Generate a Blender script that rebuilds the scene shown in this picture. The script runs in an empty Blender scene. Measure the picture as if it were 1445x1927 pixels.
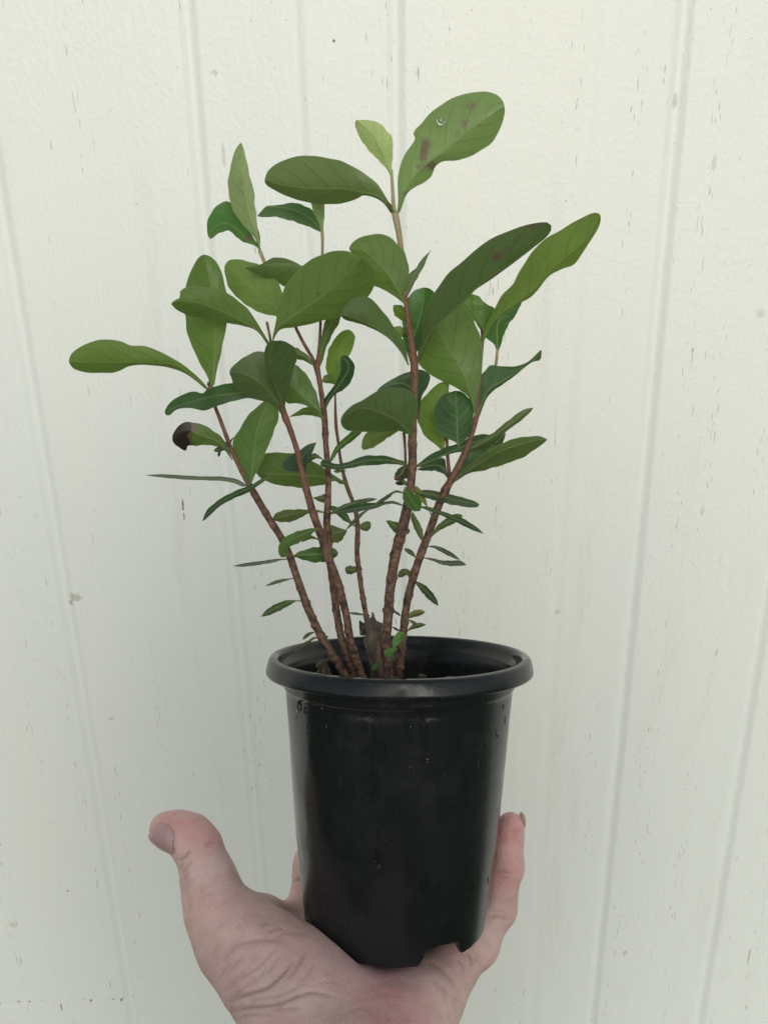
import bpy, bmesh, math, random
import numpy as np
from mathutils import Vector, Matrix, Euler

SC = bpy.context.scene
COL = SC.collection
random.seed(7)
R = math.radians

# ------------------------------------------------------------------ camera
F = 1559.0                     # focal length in photograph pixels (1445 x 1927)
CX, CY = 722.5, 963.5
cam_d = bpy.data.cameras.new('camera')
cam = bpy.data.objects.new('camera', cam_d)
COL.objects.link(cam)
SC.camera = cam
cam_d.sensor_fit = 'VERTICAL'
cam_d.sensor_height = 36.0
cam_d.lens = F / 1927.0 * 36.0
cam_d.clip_start = 0.01
cam_d.clip_end = 200.0
PITCH, ROLL = R(19.8), R(-0.95)
CAM_ROT = Matrix.Rotation(R(90) - PITCH, 3, 'X') @ Matrix.Rotation(ROLL, 3, 'Z')
CAM_LOC = Vector((0.0, 0.0, 1.45))
cam.matrix_world = Matrix.Translation(CAM_LOC) @ CAM_ROT.to_4x4()

# ------------------------------------------------------------------ light
SUN_EL, SUN_AZ = R(24), R(174)         # azimuth measured from +Y (north) clockwise
world = bpy.data.worlds.new('World')
SC.world = world
world.use_nodes = True
wn, wl = world.node_tree.nodes, world.node_tree.links
wn.clear()
sky = wn.new('ShaderNodeTexSky')
sky.sky_type = 'NISHITA'
sky.sun_disc = False
sky.sun_elevation = SUN_EL
sky.sun_rotation = SUN_AZ
sky.air_density = 1.0
sky.dust_density = 1.5
sky.ozone_density = 1.0
hsv = wn.new('ShaderNodeHueSaturation')      # overcast: the cloud layer greys the blue
hsv.inputs['Saturation'].default_value = 0.42
bg = wn.new('ShaderNodeBackground')
bg.inputs['Strength'].default_value = 0.12
wo = wn.new('ShaderNodeOutputWorld')
wl.new(sky.outputs[0], hsv.inputs['Color'])
wl.new(hsv.outputs[0], bg.inputs['Color'])
wl.new(bg.outputs[0], wo.inputs['Surface'])

sun_d = bpy.data.lights.new('sun', 'SUN')
sun_d.energy = 1.3
sun_d.angle = R(42)
sun_d.color = (1.0, 0.955, 0.86)
sun = bpy.data.objects.new('sun', sun_d)
COL.objects.link(sun)
sdir = Vector((math.sin(SUN_AZ) * math.cos(SUN_EL), math.cos(SUN_AZ) * math.cos(SUN_EL), math.sin(SUN_EL)))
sun.rotation_euler = sdir.to_track_quat('Z', 'Y').to_euler()
sun.location = (0, 0, 4)

SC.view_settings.view_transform = 'Standard'
SC.view_settings.look = 'None'
SC.view_settings.exposure = 0.06
SC.view_settings.gamma = 1.0
SC.view_settings.use_curve_mapping = False
SC.cycles.max_bounces = 10
SC.cycles.transmission_bounces = 8
SC.cycles.use_denoising = True

# ------------------------------------------------------------------ helpers
D0 = 0.36                      # distance of the pot's axis from the lens
PX = D0 / F                    # metres per photograph pixel at that distance

def camv(px, py, d):           # a point at depth d (metres) in camera axes
    return Vector(((px - CX) / F * d, -(py - CY) / F * d, -d))

def P(px, py, dz=0.0):         # dz: pixels' worth of depth nearer to the lens than the pot's axis
    return CAM_LOC + CAM_ROT @ camv(px, py, D0 - dz * PX)

def W(v):                      # camera axes -> world
    return CAM_LOC + CAM_ROT @ Vector(v)

def link(name, mesh, mats, parent=None, smooth=True):
    o = bpy.data.objects.new(name, mesh)
    COL.objects.link(o)
    for m in (mats if isinstance(mats, (list, tuple)) else [mats]):
        mesh.materials.append(m)
    if smooth:
        mesh.polygons.foreach_set('use_smooth', [True] * len(mesh.polygons))
    if parent is not None:
        o.parent = parent
        o.matrix_parent_inverse = parent.matrix_world.inverted()
    return o

def empty(name, loc):
    o = bpy.data.objects.new(name, None)
    o.location = loc
    o.empty_display_size = 0.02
    COL.objects.link(o)
    o.matrix_world = Matrix.Translation(loc)
    return o

def tag(o, label=None, cat=None, group=None, kind=None):
    if label: o['label'] = label
    if cat: o['category'] = cat
    if group: o['group'] = group
    if kind: o['kind'] = kind
    return o

def attr(mesh, name, vals):
    a = mesh.attributes.new(name, 'FLOAT', 'POINT')
    a.data.foreach_set('value', np.asarray(vals, dtype=np.float32))

def spline(pts, n):            # Catmull-Rom through pts, n samples evenly by length
    p = np.array(pts, dtype=float)
    if len(p) == 2:
        dense = p[0] + (p[1] - p[0]) * np.linspace(0, 1, 60)[:, None]
    else:
        q = np.vstack([2 * p[0] - p[1], p, 2 * p[-1] - p[-2]])
        out = []
        for i in range(1, len(q) - 2):
            a, b, c, d = q[i - 1], q[i], q[i + 1], q[i + 2]
            t = np.linspace(0, 1, 24, endpoint=False)[:, None]
            out.append(0.5 * (2 * b + (c - a) * t + (2 * a - 5 * b + 4 * c - d) * t**2 + (3 * b - a - 3 * c + d) * t**3))
        dense = np.vstack(out + [p[-1:]])
    k = 2 if p.shape[1] >= 2 else 1
    s = np.concatenate([[0], np.cumsum(np.linalg.norm(np.diff(dense[:, :k], axis=0), axis=1))])
    u = np.linspace(0, s[-1], n)
    return np.column_stack([np.interp(u, s, dense[:, j]) for j in range(p.shape[1])])

WALL_Y = 0.85 * math.cos(PITCH)
def wall_hit(px, py):
    d = CAM_ROT @ camv(px, py, 1.0)
    k = (WALL_Y - CAM_LOC.y) / d.y
    return CAM_LOC + d * k

# ------------------------------------------------------------------ materials
class NT:
    def __init__(self, name):
        self.m = bpy.data.materials.new(name)
        self.m.use_nodes = True
        self.t = self.m.node_tree
        self.t.nodes.clear()
        self.out = self.n('ShaderNodeOutputMaterial')
    def n(self, typ, **kw):
        nd = self.t.nodes.new(typ)
        for k, v in kw.items():
            setattr(nd, k, v)
        return nd
    def l(self, a, b):
        self.t.links.new(a, b)
    def put(self, sock, v):
        if hasattr(v, 'is_output') or isinstance(v, bpy.types.NodeSocket):
            self.l(v, sock)
        else:
            sock.default_value = v
    def math(self, op, a, b=0.0, c=0.0, clamp=False):
        nd = self.n('ShaderNodeMath', operation=op, use_clamp=clamp)
        self.put(nd.inputs[0], a); self.put(nd.inputs[1], b)
        if len(nd.inputs) > 2: self.put(nd.inputs[2], c)
        return nd.outputs[0]
    def mix(self, f, a, b, blend='MIX'):
        nd = self.n('ShaderNodeMix', data_type='RGBA', blend_type=blend)
        self.put(nd.inputs[0], f)
        for s, v in ((nd.inputs[6], a), (nd.inputs[7], b)):
            if isinstance(v, tuple) and len(v) == 3: v = v + (1.0,)
            self.put(s, v)
        return nd.outputs[2]
    def ramp(self, f, a, b):               # smoothstep a..b
        nd = self.n('ShaderNodeMapRange', interpolation_type='SMOOTHSTEP')
        self.put(nd.inputs[0], f); nd.inputs[1].default_value = a; nd.inputs[2].default_value = b
        return nd.outputs[0]
    def noise(self, vec, scale, detail=3.0, rough=0.5, dist=0.0):
        nd = self.n('ShaderNodeTexNoise')
        if vec is not None: self.l(vec, nd.inputs['Vector'])
        nd.inputs['Scale'].default_value = scale
        nd.inputs['Detail'].default_value = detail
        nd.inputs['Roughness'].default_value = rough
        nd.inputs['Distortion'].default_value = dist
        return nd.outputs[0]
    def scale(self, vec, s, loc=(0, 0, 0)):
        nd = self.n('ShaderNodeMapping')
        self.l(vec, nd.inputs[0])
        nd.inputs['Scale'].default_value = s
        nd.inputs['Location'].default_value = loc
        return nd.outputs[0]
    def coord(self, which='Object'):
        return self.n('ShaderNodeTexCoord').outputs[which]
    def attr(self, name):
        return self.n('ShaderNodeAttribute', attribute_name=name).outputs['Fac']
    def bump(self, h, strength, dist, normal=None):
        nd = self.n('ShaderNodeBump')
        self.l(h, nd.inputs['Height'])
        nd.inputs['Strength'].default_value = strength
        nd.inputs['Distance'].default_value = dist
        if normal is not None: self.l(normal, nd.inputs['Normal'])
        return nd.outputs[0]
    def bsdf(self, **kw):
        nd = self.n('ShaderNodeBsdfPrincipled')
        for k, v in kw.items():
            s = nd.inputs[k.replace('_', ' ')]
            if isinstance(v, tuple) and len(v) == 3 and s.type == 'RGBA': v = v + (1.0,)
            self.put(s, v)
        return nd

def mat_wall():
    t = NT('painted_wood_siding')
    co = t.coord()
    sx = t.n('ShaderNodeSeparateXYZ'); t.l(co, sx.inputs[0])
    # weather: streaky warm and cool paint
    streak = t.noise(t.scale(co, (3.2, 1, 0.5), (3.1, 0, 0.4)), 1.0, 3, 0.55)
    blot = t.noise(co, 3.0, 4, 0.6)
    warm = t.ramp(t.math('ADD', streak, t.math('MULTIPLY', blot, 0.3)), 0.48, 0.92)
    colr = t.mix(warm, (0.712, 0.760, 0.728), (0.736, 0.766, 0.705))
    dirt = t.ramp(t.noise(t.scale(co, (9, 1, 1.2)), 3.0, 5, 0.65), 0.55, 0.85)
    colr = t.mix(t.math('MULTIPLY', dirt, 0.30), colr, (0.54, 0.55, 0.49))
    # hairline checks in the paint, short vertical dashes gathered in columns
    warp = t.math('MULTIPLY', t.math('SUBTRACT', t.noise(co, 5.0, 2), 0.5), 0.02)
    cvx = t.math('ADD', sx.outputs[0], warp)
    def cracks(fx, fz, thr, cthr, colf, seed):
        cv = t.n('ShaderNodeCombineXYZ')
        t.put(cv.inputs[0], t.math('MULTIPLY', cvx, fx)); t.put(cv.inputs[2], t.math('MULTIPLY', sx.outputs[2], fz))
        cv.inputs[1].default_value = seed
        a = t.ramp(t.noise(cv.outputs[0], 1.0, 1.0, 0.4), thr, thr + 0.035)
        cc = t.n('ShaderNodeCombineXYZ')
        t.put(cc.inputs[0], t.math('MULTIPLY', cvx, colf)); t.put(cc.inputs[2], t.math('MULTIPLY', sx.outputs[2], 2.0))
        cc.inputs[1].default_value = seed * 3.7
        b = t.ramp(t.noise(cc.outputs[0], 1.0, 0.5), cthr, cthr + 0.04)
        return t.math('MULTIPLY', a, b)
    ck = t.math('MAXIMUM', cracks(820, 70, 0.705, 0.60, 55, 1.3), cracks(700, 40, 0.745, 0.58, 26, 5.1))
    ck = t.math('MAXIMUM', ck, t.math('MULTIPLY', cracks(420, 300, 0.765, 0.42, 6, 9.7), 0.7))
    colr = t.mix(t.math('MULTIPLY', ck, 0.52), colr, (0.10, 0.11, 0.10))
    # single scuffs and smears that the photograph shows
    def mark(px, py, rx, rz, colour, k, colr):
        h = wall_hit(px, py)
        dx = t.math('DIVIDE', t.math('SUBTRACT', sx.outputs[0], h.x), rx)
        dz = t.math('DIVIDE', t.math('SUBTRACT', sx.outputs[2], h.z), rz)
        r2 = t.math('ADD', t.math('MULTIPLY', dx, dx), t.math('MULTIPLY', dz, dz))
        m = t.math('SUBTRACT', 1.0, t.math('ADD', r2, t.math('MULTIPLY', t.math('SUBTRACT', t.noise(co, 260, 4, 0.7), 0.45), 2.4)))
        return t.mix(t.math('MULTIPLY', t.ramp(m, 0.0, 0.8), k), colr, colour)
    for a_ in ((141, 1124, .0100, .0060, (0.33, 0.31, 0.24), 0.55), (133, 1136, .0040, .0045, (0.22, 0.20, 0.15), 0.6), (345, 950, .0014, .0080, (0.10, 0.11, 0.15), 0.9),
               (347, 972, .0012, .0050, (0.12, 0.13, 0.16), 0.8), (209, 1352, .0035, .0030, (0.38, 0.40, 0.36), 0.5), (421, 292, .0022, .0140, (0.42, 0.43, 0.37), 0.5),
               (404, 137, .0035, .0030, (0.40, 0.44, 0.38), 0.6), (1272, 190, .0030, .0080, (0.42, 0.43, 0.36), 0.6), (1343, 307, .0030, .0090, (0.45, 0.44, 0.36), 0.5),
               (1320, 962, .0030, .0070, (0.45, 0.47, 0.42), 0.5), (1048, 1152, .0040, .0040, (0.42, 0.44, 0.40), 0.5), (1175, 1793, .0035, .0060, (0.36, 0.35, 0.30), 0.5),
               (1408, 1800, .0014, .0180, (0.20, 0.20, 0.16), 0.6), (116, 1895, .0012, .0090, (0.12, 0.12, 0.10), 0.9), (628, 77, .0016, .0018, (0.05, 0.05, 0.05), 0.95),
               (128, 1677, .0018, .0018, (0.12, 0.12, 0.10), 0.8), (1430, 590, .0060, .0050, (0.50, 0.48, 0.38), 0.5), (25, 1740, .0070, .0060, (0.50, 0.48, 0.36), 0.5)):
        colr = mark(*a_, colr)
    # the lap between two sheets, its paint chipped
    hs = wall_hit(120, 1884)
    sz = t.math('ABSOLUTE', t.math('SUBTRACT', t.math('ADD', sx.outputs[2], t.math('MULTIPLY', sx.outputs[0], -0.02)), hs.z + 0.02 * -hs.x))
    seam = t.math('MULTIPLY', t.ramp(sz, 0.0042, 0.0012), t.ramp(sx.outputs[0], wall_hit(270, 1880).x, wall_hit(225, 1880).x))
    chips = t.math('MULTIPLY', seam, t.ramp(t.noise(t.scale(co, (1, 1, 0.5)), 150, 3, 0.6), 0.56, 0.64))
    colr = t.mix(t.math('MULTIPLY', chips, 0.8), colr, (0.11, 0.11, 0.09))
    # mildew specks
    spots = t.ramp(t.noise(co, 30.0, 2, 0.5), 0.77, 0.83)
    colr = t.mix(t.math('MULTIPLY', spots, 0.30), colr, (0.30, 0.32, 0.27))
    # rust weep near the upper left
    rust = t.noise(t.scale(co, (14, 1, 2.0), (0.6, 0, 0)), 1.0, 3, 0.6)
    rmask = t.math('MULTIPLY', t.math('MULTIPLY', t.ramp(sx.outputs[0], -0.300, -0.345), t.ramp(sx.outputs[2], 1.42, 1.58)), t.ramp(rust, 0.42, 0.70))
    colr = t.mix(t.math('MULTIPLY', rmask, 0.35), colr, (0.78, 0.60, 0.42))
    # thick brush/roller coat over rough sawn plywood
    peel = t.noise(t.scale(co, (1, 1, 0.75)), 230.0, 2.0, 0.5)
    peel2 = t.noise(t.scale(co, (1, 1, 0.6)), 85.0, 3.0, 0.55)
    gv = t.scale(co, (1, 1, 0.10))
    grain = t.noise(gv, 190.0, 3.0, 0.6, 0.6)
    gmask = t.ramp(t.noise(t.scale(co, (6, 1, 1.6)), 1.0, 2), 0.50, 0.66)
    h = t.math('ADD', t.math('MULTIPLY', t.ramp(peel, 0.42, 0.68), 0.55), t.math('MULTIPLY', peel2, 0.9))
    h = t.math('ADD', h, t.math('MULTIPLY', t.math('MULTIPLY', grain, gmask), 1.6))
    pm = t.math('ADD', 0.45, t.math('MULTIPLY', t.noise(t.scale(co, (1, 1, 0.6)), 7.0, 3, 0.6), 1.1))
    h = t.math('MULTIPLY', h, pm)
    h = t.math('SUBTRACT', h, t.math('MULTIPLY', seam, 0.8))
    h = t.math('SUBTRACT', h, t.math('MULTIPLY', ck, 1.2))
    nb = t.bump(h, 0.31, 0.0009)
    b = t.bsdf(Base_Color=colr, Roughness=0.52, Normal=nb)
    t.l(b.outputs[0], t.out.inputs[0])
    return t.m

def mat_leaf():
    t = NT('leaf')
    col = t.n('ShaderNodeObjectInfo').outputs['Color']
    rnd = t.n('ShaderNodeObjectInfo').outputs['Random']
    back = t.n('ShaderNodeNewGeometry').outputs['Backfacing']
    u, v, d, brown = t.attr('lu'), t.attr('lv'), t.attr('ld'), t.attr('brown')
    co = t.coord()
    av = t.math('ABSOLUTE', v)
    wob = t.math('MULTIPLY', t.math('SUBTRACT', t.noise(co, 70, 2), 0.5), 0.10)
    side = t.math('MULTIPLY', t.math('GREATER_THAN', v, 0.0), 0.45)
    q = t.math('SUBTRACT', t.math('ADD', u, wob), t.math('MULTIPLY', t.math('POWER', av, 1.25), 0.22))
    fr = t.math('FRACT', t.math('ADD', t.math('MULTIPLY', q, 6.5), side))
    dist = t.math('ABSOLUTE', t.math('SUBTRACT', fr, 0.5))
    vein = t.math('MULTIPLY', t.ramp(dist, 0.085, 0.015), t.ramp(av, 1.02, 0.60))
    wm = t.math('SUBTRACT', 0.00062, t.math('MULTIPLY', u, 0.00040))
    mid = t.ramp(t.math('DIVIDE', d, wm), 1.25, 0.45)
    # two faces
    mott = t.noise(co, 160, 4, 0.6)
    mott2 = t.noise(co, 38, 3, 0.6)
    m = t.math('ADD', 0.70, t.math('ADD', t.math('MULTIPLY', mott, 0.26), t.math('MULTIPLY', mott2, 0.34)))
    mc = t.n('ShaderNodeCombineColor')
    for i in range(3): t.l(m, mc.inputs[i])
    top = t.mix(1.0, col, mc.outputs[0], 'MULTIPLY')
    under = t.mix(0.26, t.mix(1.0, top, (1.30, 1.22, 1.10), 'MULTIPLY'), (0.165, 0.180, 0.098))
    base = t.mix(back, top, under)
    veincol = t.mix(back, t.mix(0.30, col, (0.20, 0.28, 0.10)), t.mix(0.45, col, (0.07, 0.09, 0.04)))
    base = t.mix(t.math('MULTIPLY', vein, t.math('ADD', 0.12, t.math('MULTIPLY', back, 0.30))), base, veincol)
    net = t.n('ShaderNodeTexVoronoi', feature='DISTANCE_TO_EDGE')
    t.l(t.n('ShaderNodeTexCoord').outputs['Object'], net.inputs['Vector']); net.inputs['Scale'].default_value = 330
    netm = t.ramp(net.outputs['Distance'], 0.10, 0.0)
    base = t.mix(t.math('MULTIPLY', netm, t.math('ADD', 0.05, t.math('MULTIPLY', back, 0.13))), base, veincol)
    midcol = t.mix(0.55, col, (0.24, 0.30, 0.13))
    base = t.mix(t.math('MULTIPLY', mid, 0.75), base, midcol)
    edge = t.ramp(av, 0.955, 0.995)
    base = t.mix(t.math('MULTIPLY', edge, 0.45), base, t.mix(0.6, col, (0.28, 0.34, 0.16)))
    bn = t.noise(co, 260, 4, 0.7)
    bf = t.ramp(t.math('ADD', brown, t.math('MULTIPLY', t.math('SUBTRACT', bn, 0.5), 0.8)), 0.10, 0.52)
    bf = t.math('MULTIPLY', bf, t.ramp(brown, 0.02, 0.12))
    base = t.mix(t.math('MULTIPLY', bf, t.math('ADD', 0.74, t.math('MULTIPLY', t.ramp(brown, 0.62, 0.85), 0.24))), base, t.mix(t.ramp(brown, 0.62, 0.85), (0.125, 0.055, 0.050), (0.030, 0.020, 0.018)))
    speck = t.math('MULTIPLY', t.ramp(t.noise(co, 420, 1), 0.76, 0.80), 0.55)
    base = t.mix(speck, base, (0.05, 0.04, 0.02))
    hgt = t.math('SUBTRACT', t.math('MULTIPLY', mott2, 0.5), t.math('ADD', t.math('MULTIPLY', vein, 0.35), t.math('MULTIPLY', mid, 0.8)))
    hgt = t.math('ADD', hgt, t.math('MULTIPLY', t.ramp(dist, 0.5, 0.0), -0.2))
    nb = t.bump(hgt, 0.34, 0.0006)
    wet = t.ramp(t.noise(co, 45, 2), 0.52, 0.62)
    rough = t.math('ADD', t.math('SUBTRACT', 0.40, t.math('MULTIPLY', wet, 0.20)), t.math('MULTIPLY', back, 0.12))
    b = t.bsdf(Base_Color=base, Roughness=rough, Normal=nb)
    t.put(b.inputs['Specular IOR Level'], t.math('SUBTRACT', 0.50, t.math('MULTIPLY', back, 0.22)))
    tr = t.n('ShaderNodeBsdfTranslucent')
    tcol = t.mix(1.0, base, (1.12, 1.22, 0.60), 'MULTIPLY')
    t.l(tcol, tr.inputs['Color']); t.l(nb, tr.inputs['Normal'])
    ms = t.n('ShaderNodeMixShader')
    t.put(ms.inputs[0], t.math('MULTIPLY', 0.40, t.math('SUBTRACT', 1.0, bf)))
    t.l(b.outputs[0], ms.inputs[1]); t.l(tr.outputs[0], ms.inputs[2])
    t.l(ms.outputs[0], t.out.inputs[0])
    return t.m

def mat_stem():
    t = NT('bark')
    y = t.attr('young')
    co = t.coord()
    n1 = t.noise(co, 420, 4, 0.65)
    n2 = t.noise(co, 90, 3, 0.6)
    old = t.mix(t.ramp(n1, 0.35, 0.68), (0.036, 0.018, 0.011), (0.205, 0.108, 0.062))
    old = t.mix(t.math('MULTIPLY', t.ramp(n2, 0.50, 0.68), 0.5), old, (0.165, 0.120, 0.080))
    red = t.mix(n1, (0.115, 0.044, 0.026), (0.225, 0.092, 0.045))
    grn = t.mix(n1, (0.24, 0.21, 0.10), (0.40, 0.36, 0.20))
    c = t.mix(t.ramp(y, 0.25, 0.60), old, red)
    c = t.mix(t.ramp(y, 0.72, 0.98), c, grn)
    hs = t.math('MULTIPLY', t.math('ADD', t.math('MULTIPLY', n1, 0.7), n2), t.math('SUBTRACT', 1.15, y))
    nb = t.bump(hs, 1.0, 0.0016)
    b = t.bsdf(Base_Color=c, Roughness=0.58, Normal=nb)
    t.l(b.outputs[0], t.out.inputs[0])
    return t.m

def mat_pot():
    t = NT('black_plastic')
    co = t.coord()
    sx = t.n('ShaderNodeSeparateXYZ'); t.l(co, sx.inputs[0])
    wet = t.ramp(t.noise(t.scale(co, (1, 0.35, 1)), 38, 4, 0.6), 0.46, 0.60)
    fine = t.noise(co, 700, 2, 0.5)
    scr = t.ramp(t.noise(t.scale(co, (1.0, 0.22, 1.0)), 190, 2, 0.5, 1.5), 0.71, 0.79)
    dust = t.noise(co, 60, 5, 0.7)
    colr = t.mix(t.ramp(dust, 0.45, 0.8), (0.0108, 0.0138, 0.0140), (0.0195, 0.0230, 0.0225))
    colr = t.mix(t.math('MULTIPLY', scr, 0.5), colr, (0.06, 0.062, 0.06))
    rough = t.math('SUBTRACT', t.math('ADD', 0.22, t.math('MULTIPLY', dust, 0.16)), t.math('MULTIPLY', wet, 0.23))
    h = t.math('ADD', t.math('MULTIPLY', fine, 0.25), t.math('MULTIPLY', t.noise(co, 28, 2), 1.6))
    nb = t.bump(h, 0.25, 0.0009)
    b = t.bsdf(Base_Color=colr, Roughness=rough, Normal=nb)
    b.inputs['Specular IOR Level'].default_value = 0.36
    t.l(b.outputs[0], t.out.inputs[0])
    return t.m

def mat_skin():
    t = NT('skin')
    co = t.coord()
    cr, red, pale = t.attr('crease'), t.attr('red'), t.attr('pale')
    n1 = t.noise(co, 55, 4, 0.6)
    n2 = t.noise(co, 170, 3, 0.6)
    c = t.mix(t.ramp(n1, 0.36, 0.66), (0.705, 0.475, 0.430), (0.815, 0.565, 0.510))
    c = t.mix(t.math('MULTIPLY', t.ramp(n2, 0.45, 0.72), 0.35), c, (0.575, 0.365, 0.345))
    c = t.mix(t.math('MULTIPLY', red, t.math('ADD', 0.32, t.math('MULTIPLY', t.ramp(t.noise(co, 110, 4, 0.7), 0.35, 0.65), 0.62))), c, (0.640, 0.275, 0.285))
    c = t.mix(t.math('MULTIPLY', pale, 0.6), c, (0.70, 0.57, 0.53))
    vein = t.ramp(t.noise(t.scale(co, (1, 1, 1), (0.3, 0.1, 0)), 34, 2, 0.5, 1.2), 0.56, 0.70)
    c = t.mix(t.math('MULTIPLY', vein, 0.12), c, (0.440, 0.395, 0.385))
    blot = t.ramp(t.noise(co, 85, 4, 0.7), 0.50, 0.72)
    c = t.mix(t.math('MULTIPLY', blot, 0.30), c, (0.565, 0.335, 0.320))
    c = t.mix(t.math('MULTIPLY', cr, 0.62), c, (0.290, 0.150, 0.120))
    # fine skin furrows
    vo = t.n('ShaderNodeTexVoronoi', feature='DISTANCE_TO_EDGE')
    t.l(t.scale(co, (1, 1.7, 1)), vo.inputs['Vector']); vo.inputs['Scale'].default_value = 620
    fur = t.ramp(vo.outputs['Distance'], 0.0, 0.22)
    h = t.math('ADD', t.math('MULTIPLY', fur, 0.5), t.math('MULTIPLY', n2, 1.5))
    nb = t.bump(h, 0.42, 0.0008)
    b = t.bsdf(Base_Color=c, Roughness=0.44, Normal=nb)
    b.inputs['Subsurface Weight'].default_value = 0.14
    b.inputs['Subsurface Radius'].default_value = (1.0, 0.35, 0.2)
    b.inputs['Subsurface Scale'].default_value = 0.004
    b.inputs['Specular IOR Level'].default_value = 0.35
    t.l(b.outputs[0], t.out.inputs[0])
    return t.m

def mat_simple(name, ca, cb, scale, rough, bump=0.5, dist=0.001, spec=0.4):
    t = NT(name)
    co = t.coord()
    n = t.noise(co, scale, 5, 0.65)
    c = t.mix(t.ramp(n, 0.35, 0.65), ca, cb)
    b = t.bsdf(Base_Color=c, Roughness=rough, Normal=t.bump(n, bump, dist))
    b.inputs['Specular IOR Level'].default_value = spec
    t.l(b.outputs[0], t.out.inputs[0])
    return t.m

def mat_water():
    t = NT('water')
    b = t.bsdf(Base_Color=(1, 1, 1), Roughness=0.02)
    b.inputs['Transmission Weight'].default_value = 1.0
    b.inputs['IOR'].default_value = 1.33
    t.l(b.outputs[0], t.out.inputs[0])
    return t.m

M_WALL, M_LEAF, M_STEM, M_POT, M_SKIN, M_WATER = mat_wall(), mat_leaf(), mat_stem(), mat_pot(), mat_skin(), mat_water()
M_SOIL = mat_simple('damp_soil', (0.005, 0.004, 0.003), (0.020, 0.014, 0.010), 300, 0.8, 1.0, 0.002)
M_DEAD = mat_simple('dead_leaf', (0.060, 0.036, 0.026), (0.115, 0.075, 0.052), 130, 0.7, 0.8, 0.001)
M_HUSK = mat_simple('dry_husk', (0.075, 0.066, 0.050), (0.150, 0.130, 0.095), 120, 0.75, 0.9, 0.001)
M_NAIL = mat_simple('fingernail', (0.470, 0.300, 0.300), (0.520, 0.345, 0.335), 80, 0.28, 0.1, 0.0003, 0.5)
M_SHIRT = mat_simple('cotton', (0.020, 0.022, 0.026), (0.030, 0.032, 0.037), 60, 0.9)
M_TROUSERS = mat_simple('denim', (0.020, 0.026, 0.045), (0.030, 0.038, 0.062), 90, 0.9)
M_HAIR = mat_simple('hair', (0.018, 0.011, 0.007), (0.040, 0.025, 0.016), 120, 0.6)
M_EDGE_NAIL = mat_simple('pale_fingernail', (0.56, 0.47, 0.38), (0.62, 0.53, 0.44), 80, 0.35, 0.1, 0.0003, 0.4)
def _through(m, k):              # a nail lets some light through
    nt = m.node_tree; out = next(n for n in nt.nodes if n.type == 'OUTPUT_MATERIAL')
    pb = next(n for n in nt.nodes if n.type == 'BSDF_PRINCIPLED')
    tr = nt.nodes.new('ShaderNodeBsdfTranslucent'); tr.inputs['Color'].default_value = (0.75, 0.62, 0.50, 1)
    mx = nt.nodes.new('ShaderNodeMixShader'); mx.inputs[0].default_value = k
    nt.links.new(pb.outputs[0], mx.inputs[1]); nt.links.new(tr.outputs[0], mx.inputs[2]); nt.links.new(mx.outputs[0], out.inputs[0])
_through(M_EDGE_NAIL, 0.6)
M_CHIP = mat_simple('bark_chip', (0.03, 0.021, 0.015), (0.075, 0.055, 0.04), 200, 0.8)

# ------------------------------------------------------------------ wall
grooves = []       # (x, half width, depth)
for px, py, hw, dp in ((110, 1040, .0078, .0058), (438, 1040, .0072, .0052), (556, 60, .0070, .0030),
                       (744, 60, .0072, .0050), (1203, 960, .0075, .0058), (1380, 1500, .0078, .0060),
                       (1112, 100, .008, .0012)):
    grooves.append((wall_hit(px, py).x, hw, dp))
gx_all = sorted(grooves)
for s in (-1, 1):
    ref = gx_all[0][0] if s < 0 else gx_all[-1][0]
    for k in range(1, 19):
        grooves.append((ref + s * 0.19 * k, .008, .003))

def wall():
    xs = set(np.round(np.linspace(-4.0, 4.0, 321), 5))
    for gx, hw, dp in grooves:
        xs |= set(np.round(gx + np.linspace(-1.6, 1.6, 23) * hw, 5))
    xs = sorted(x for x in xs if -4.0 <= x <= 4.0)
    zs = np.linspace(-0.25, 2.6, 58)
    bm = bmesh.new()
    rng = np.random.RandomState(3)
    ph = rng.rand(6) * 6.28
    rows = []
    for z in zs:
        row = []
        for x in xs:
            y = WALL_Y
            y += 0.0007 * math.sin(x * 21 + ph[0]) * math.sin(z * 3.1 + ph[1]) + 0.0005 * math.sin(x * 47 + ph[2] + 0.6 * math.sin(z * 2))
            for gx, hw, dp in grooves:
                g = gx + 0.0012 * math.sin(z * 3.7 + gx * 40)
                a = abs(x - g) / hw
                if a < 1.6:
                    q = 0.5 * (1 + math.cos(math.pi * min(1.0, a / 1.35)))
                    y += 0.64 * dp * q
            row.append(bm.verts.new((x, y, z)))
        rows.append(row)
    for j in range(len(zs) - 1):
        for i in range(len(xs) - 1):
            bm.faces.new((rows[j][i], rows[j][i + 1], rows[j + 1][i + 1], rows[j + 1][i]))
    # back and sides, so that the sheet is a board with a thickness
    def rim(vs):
        bk = [bm.verts.new((v.co.x, WALL_Y + 0.03, v.co.z)) for v in vs]
        for i in range(len(vs) - 1):
            bm.faces.new((vs[i + 1], vs[i], bk[i], bk[i + 1]))
    rim(rows[0]); rim(rows[-1][::-1]); rim([r[0] for r in rows][::-1]); rim([r[-1] for r in rows])
    me = bpy.data.meshes.new('siding_wall')
    bm.to_mesh(me); bm.free()
    o = link('siding_wall', me, M_WALL)
    tag(o, 'white painted wood siding wall with shallow vertical grooves and fine paint cracks', 'wall')
wall()

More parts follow.
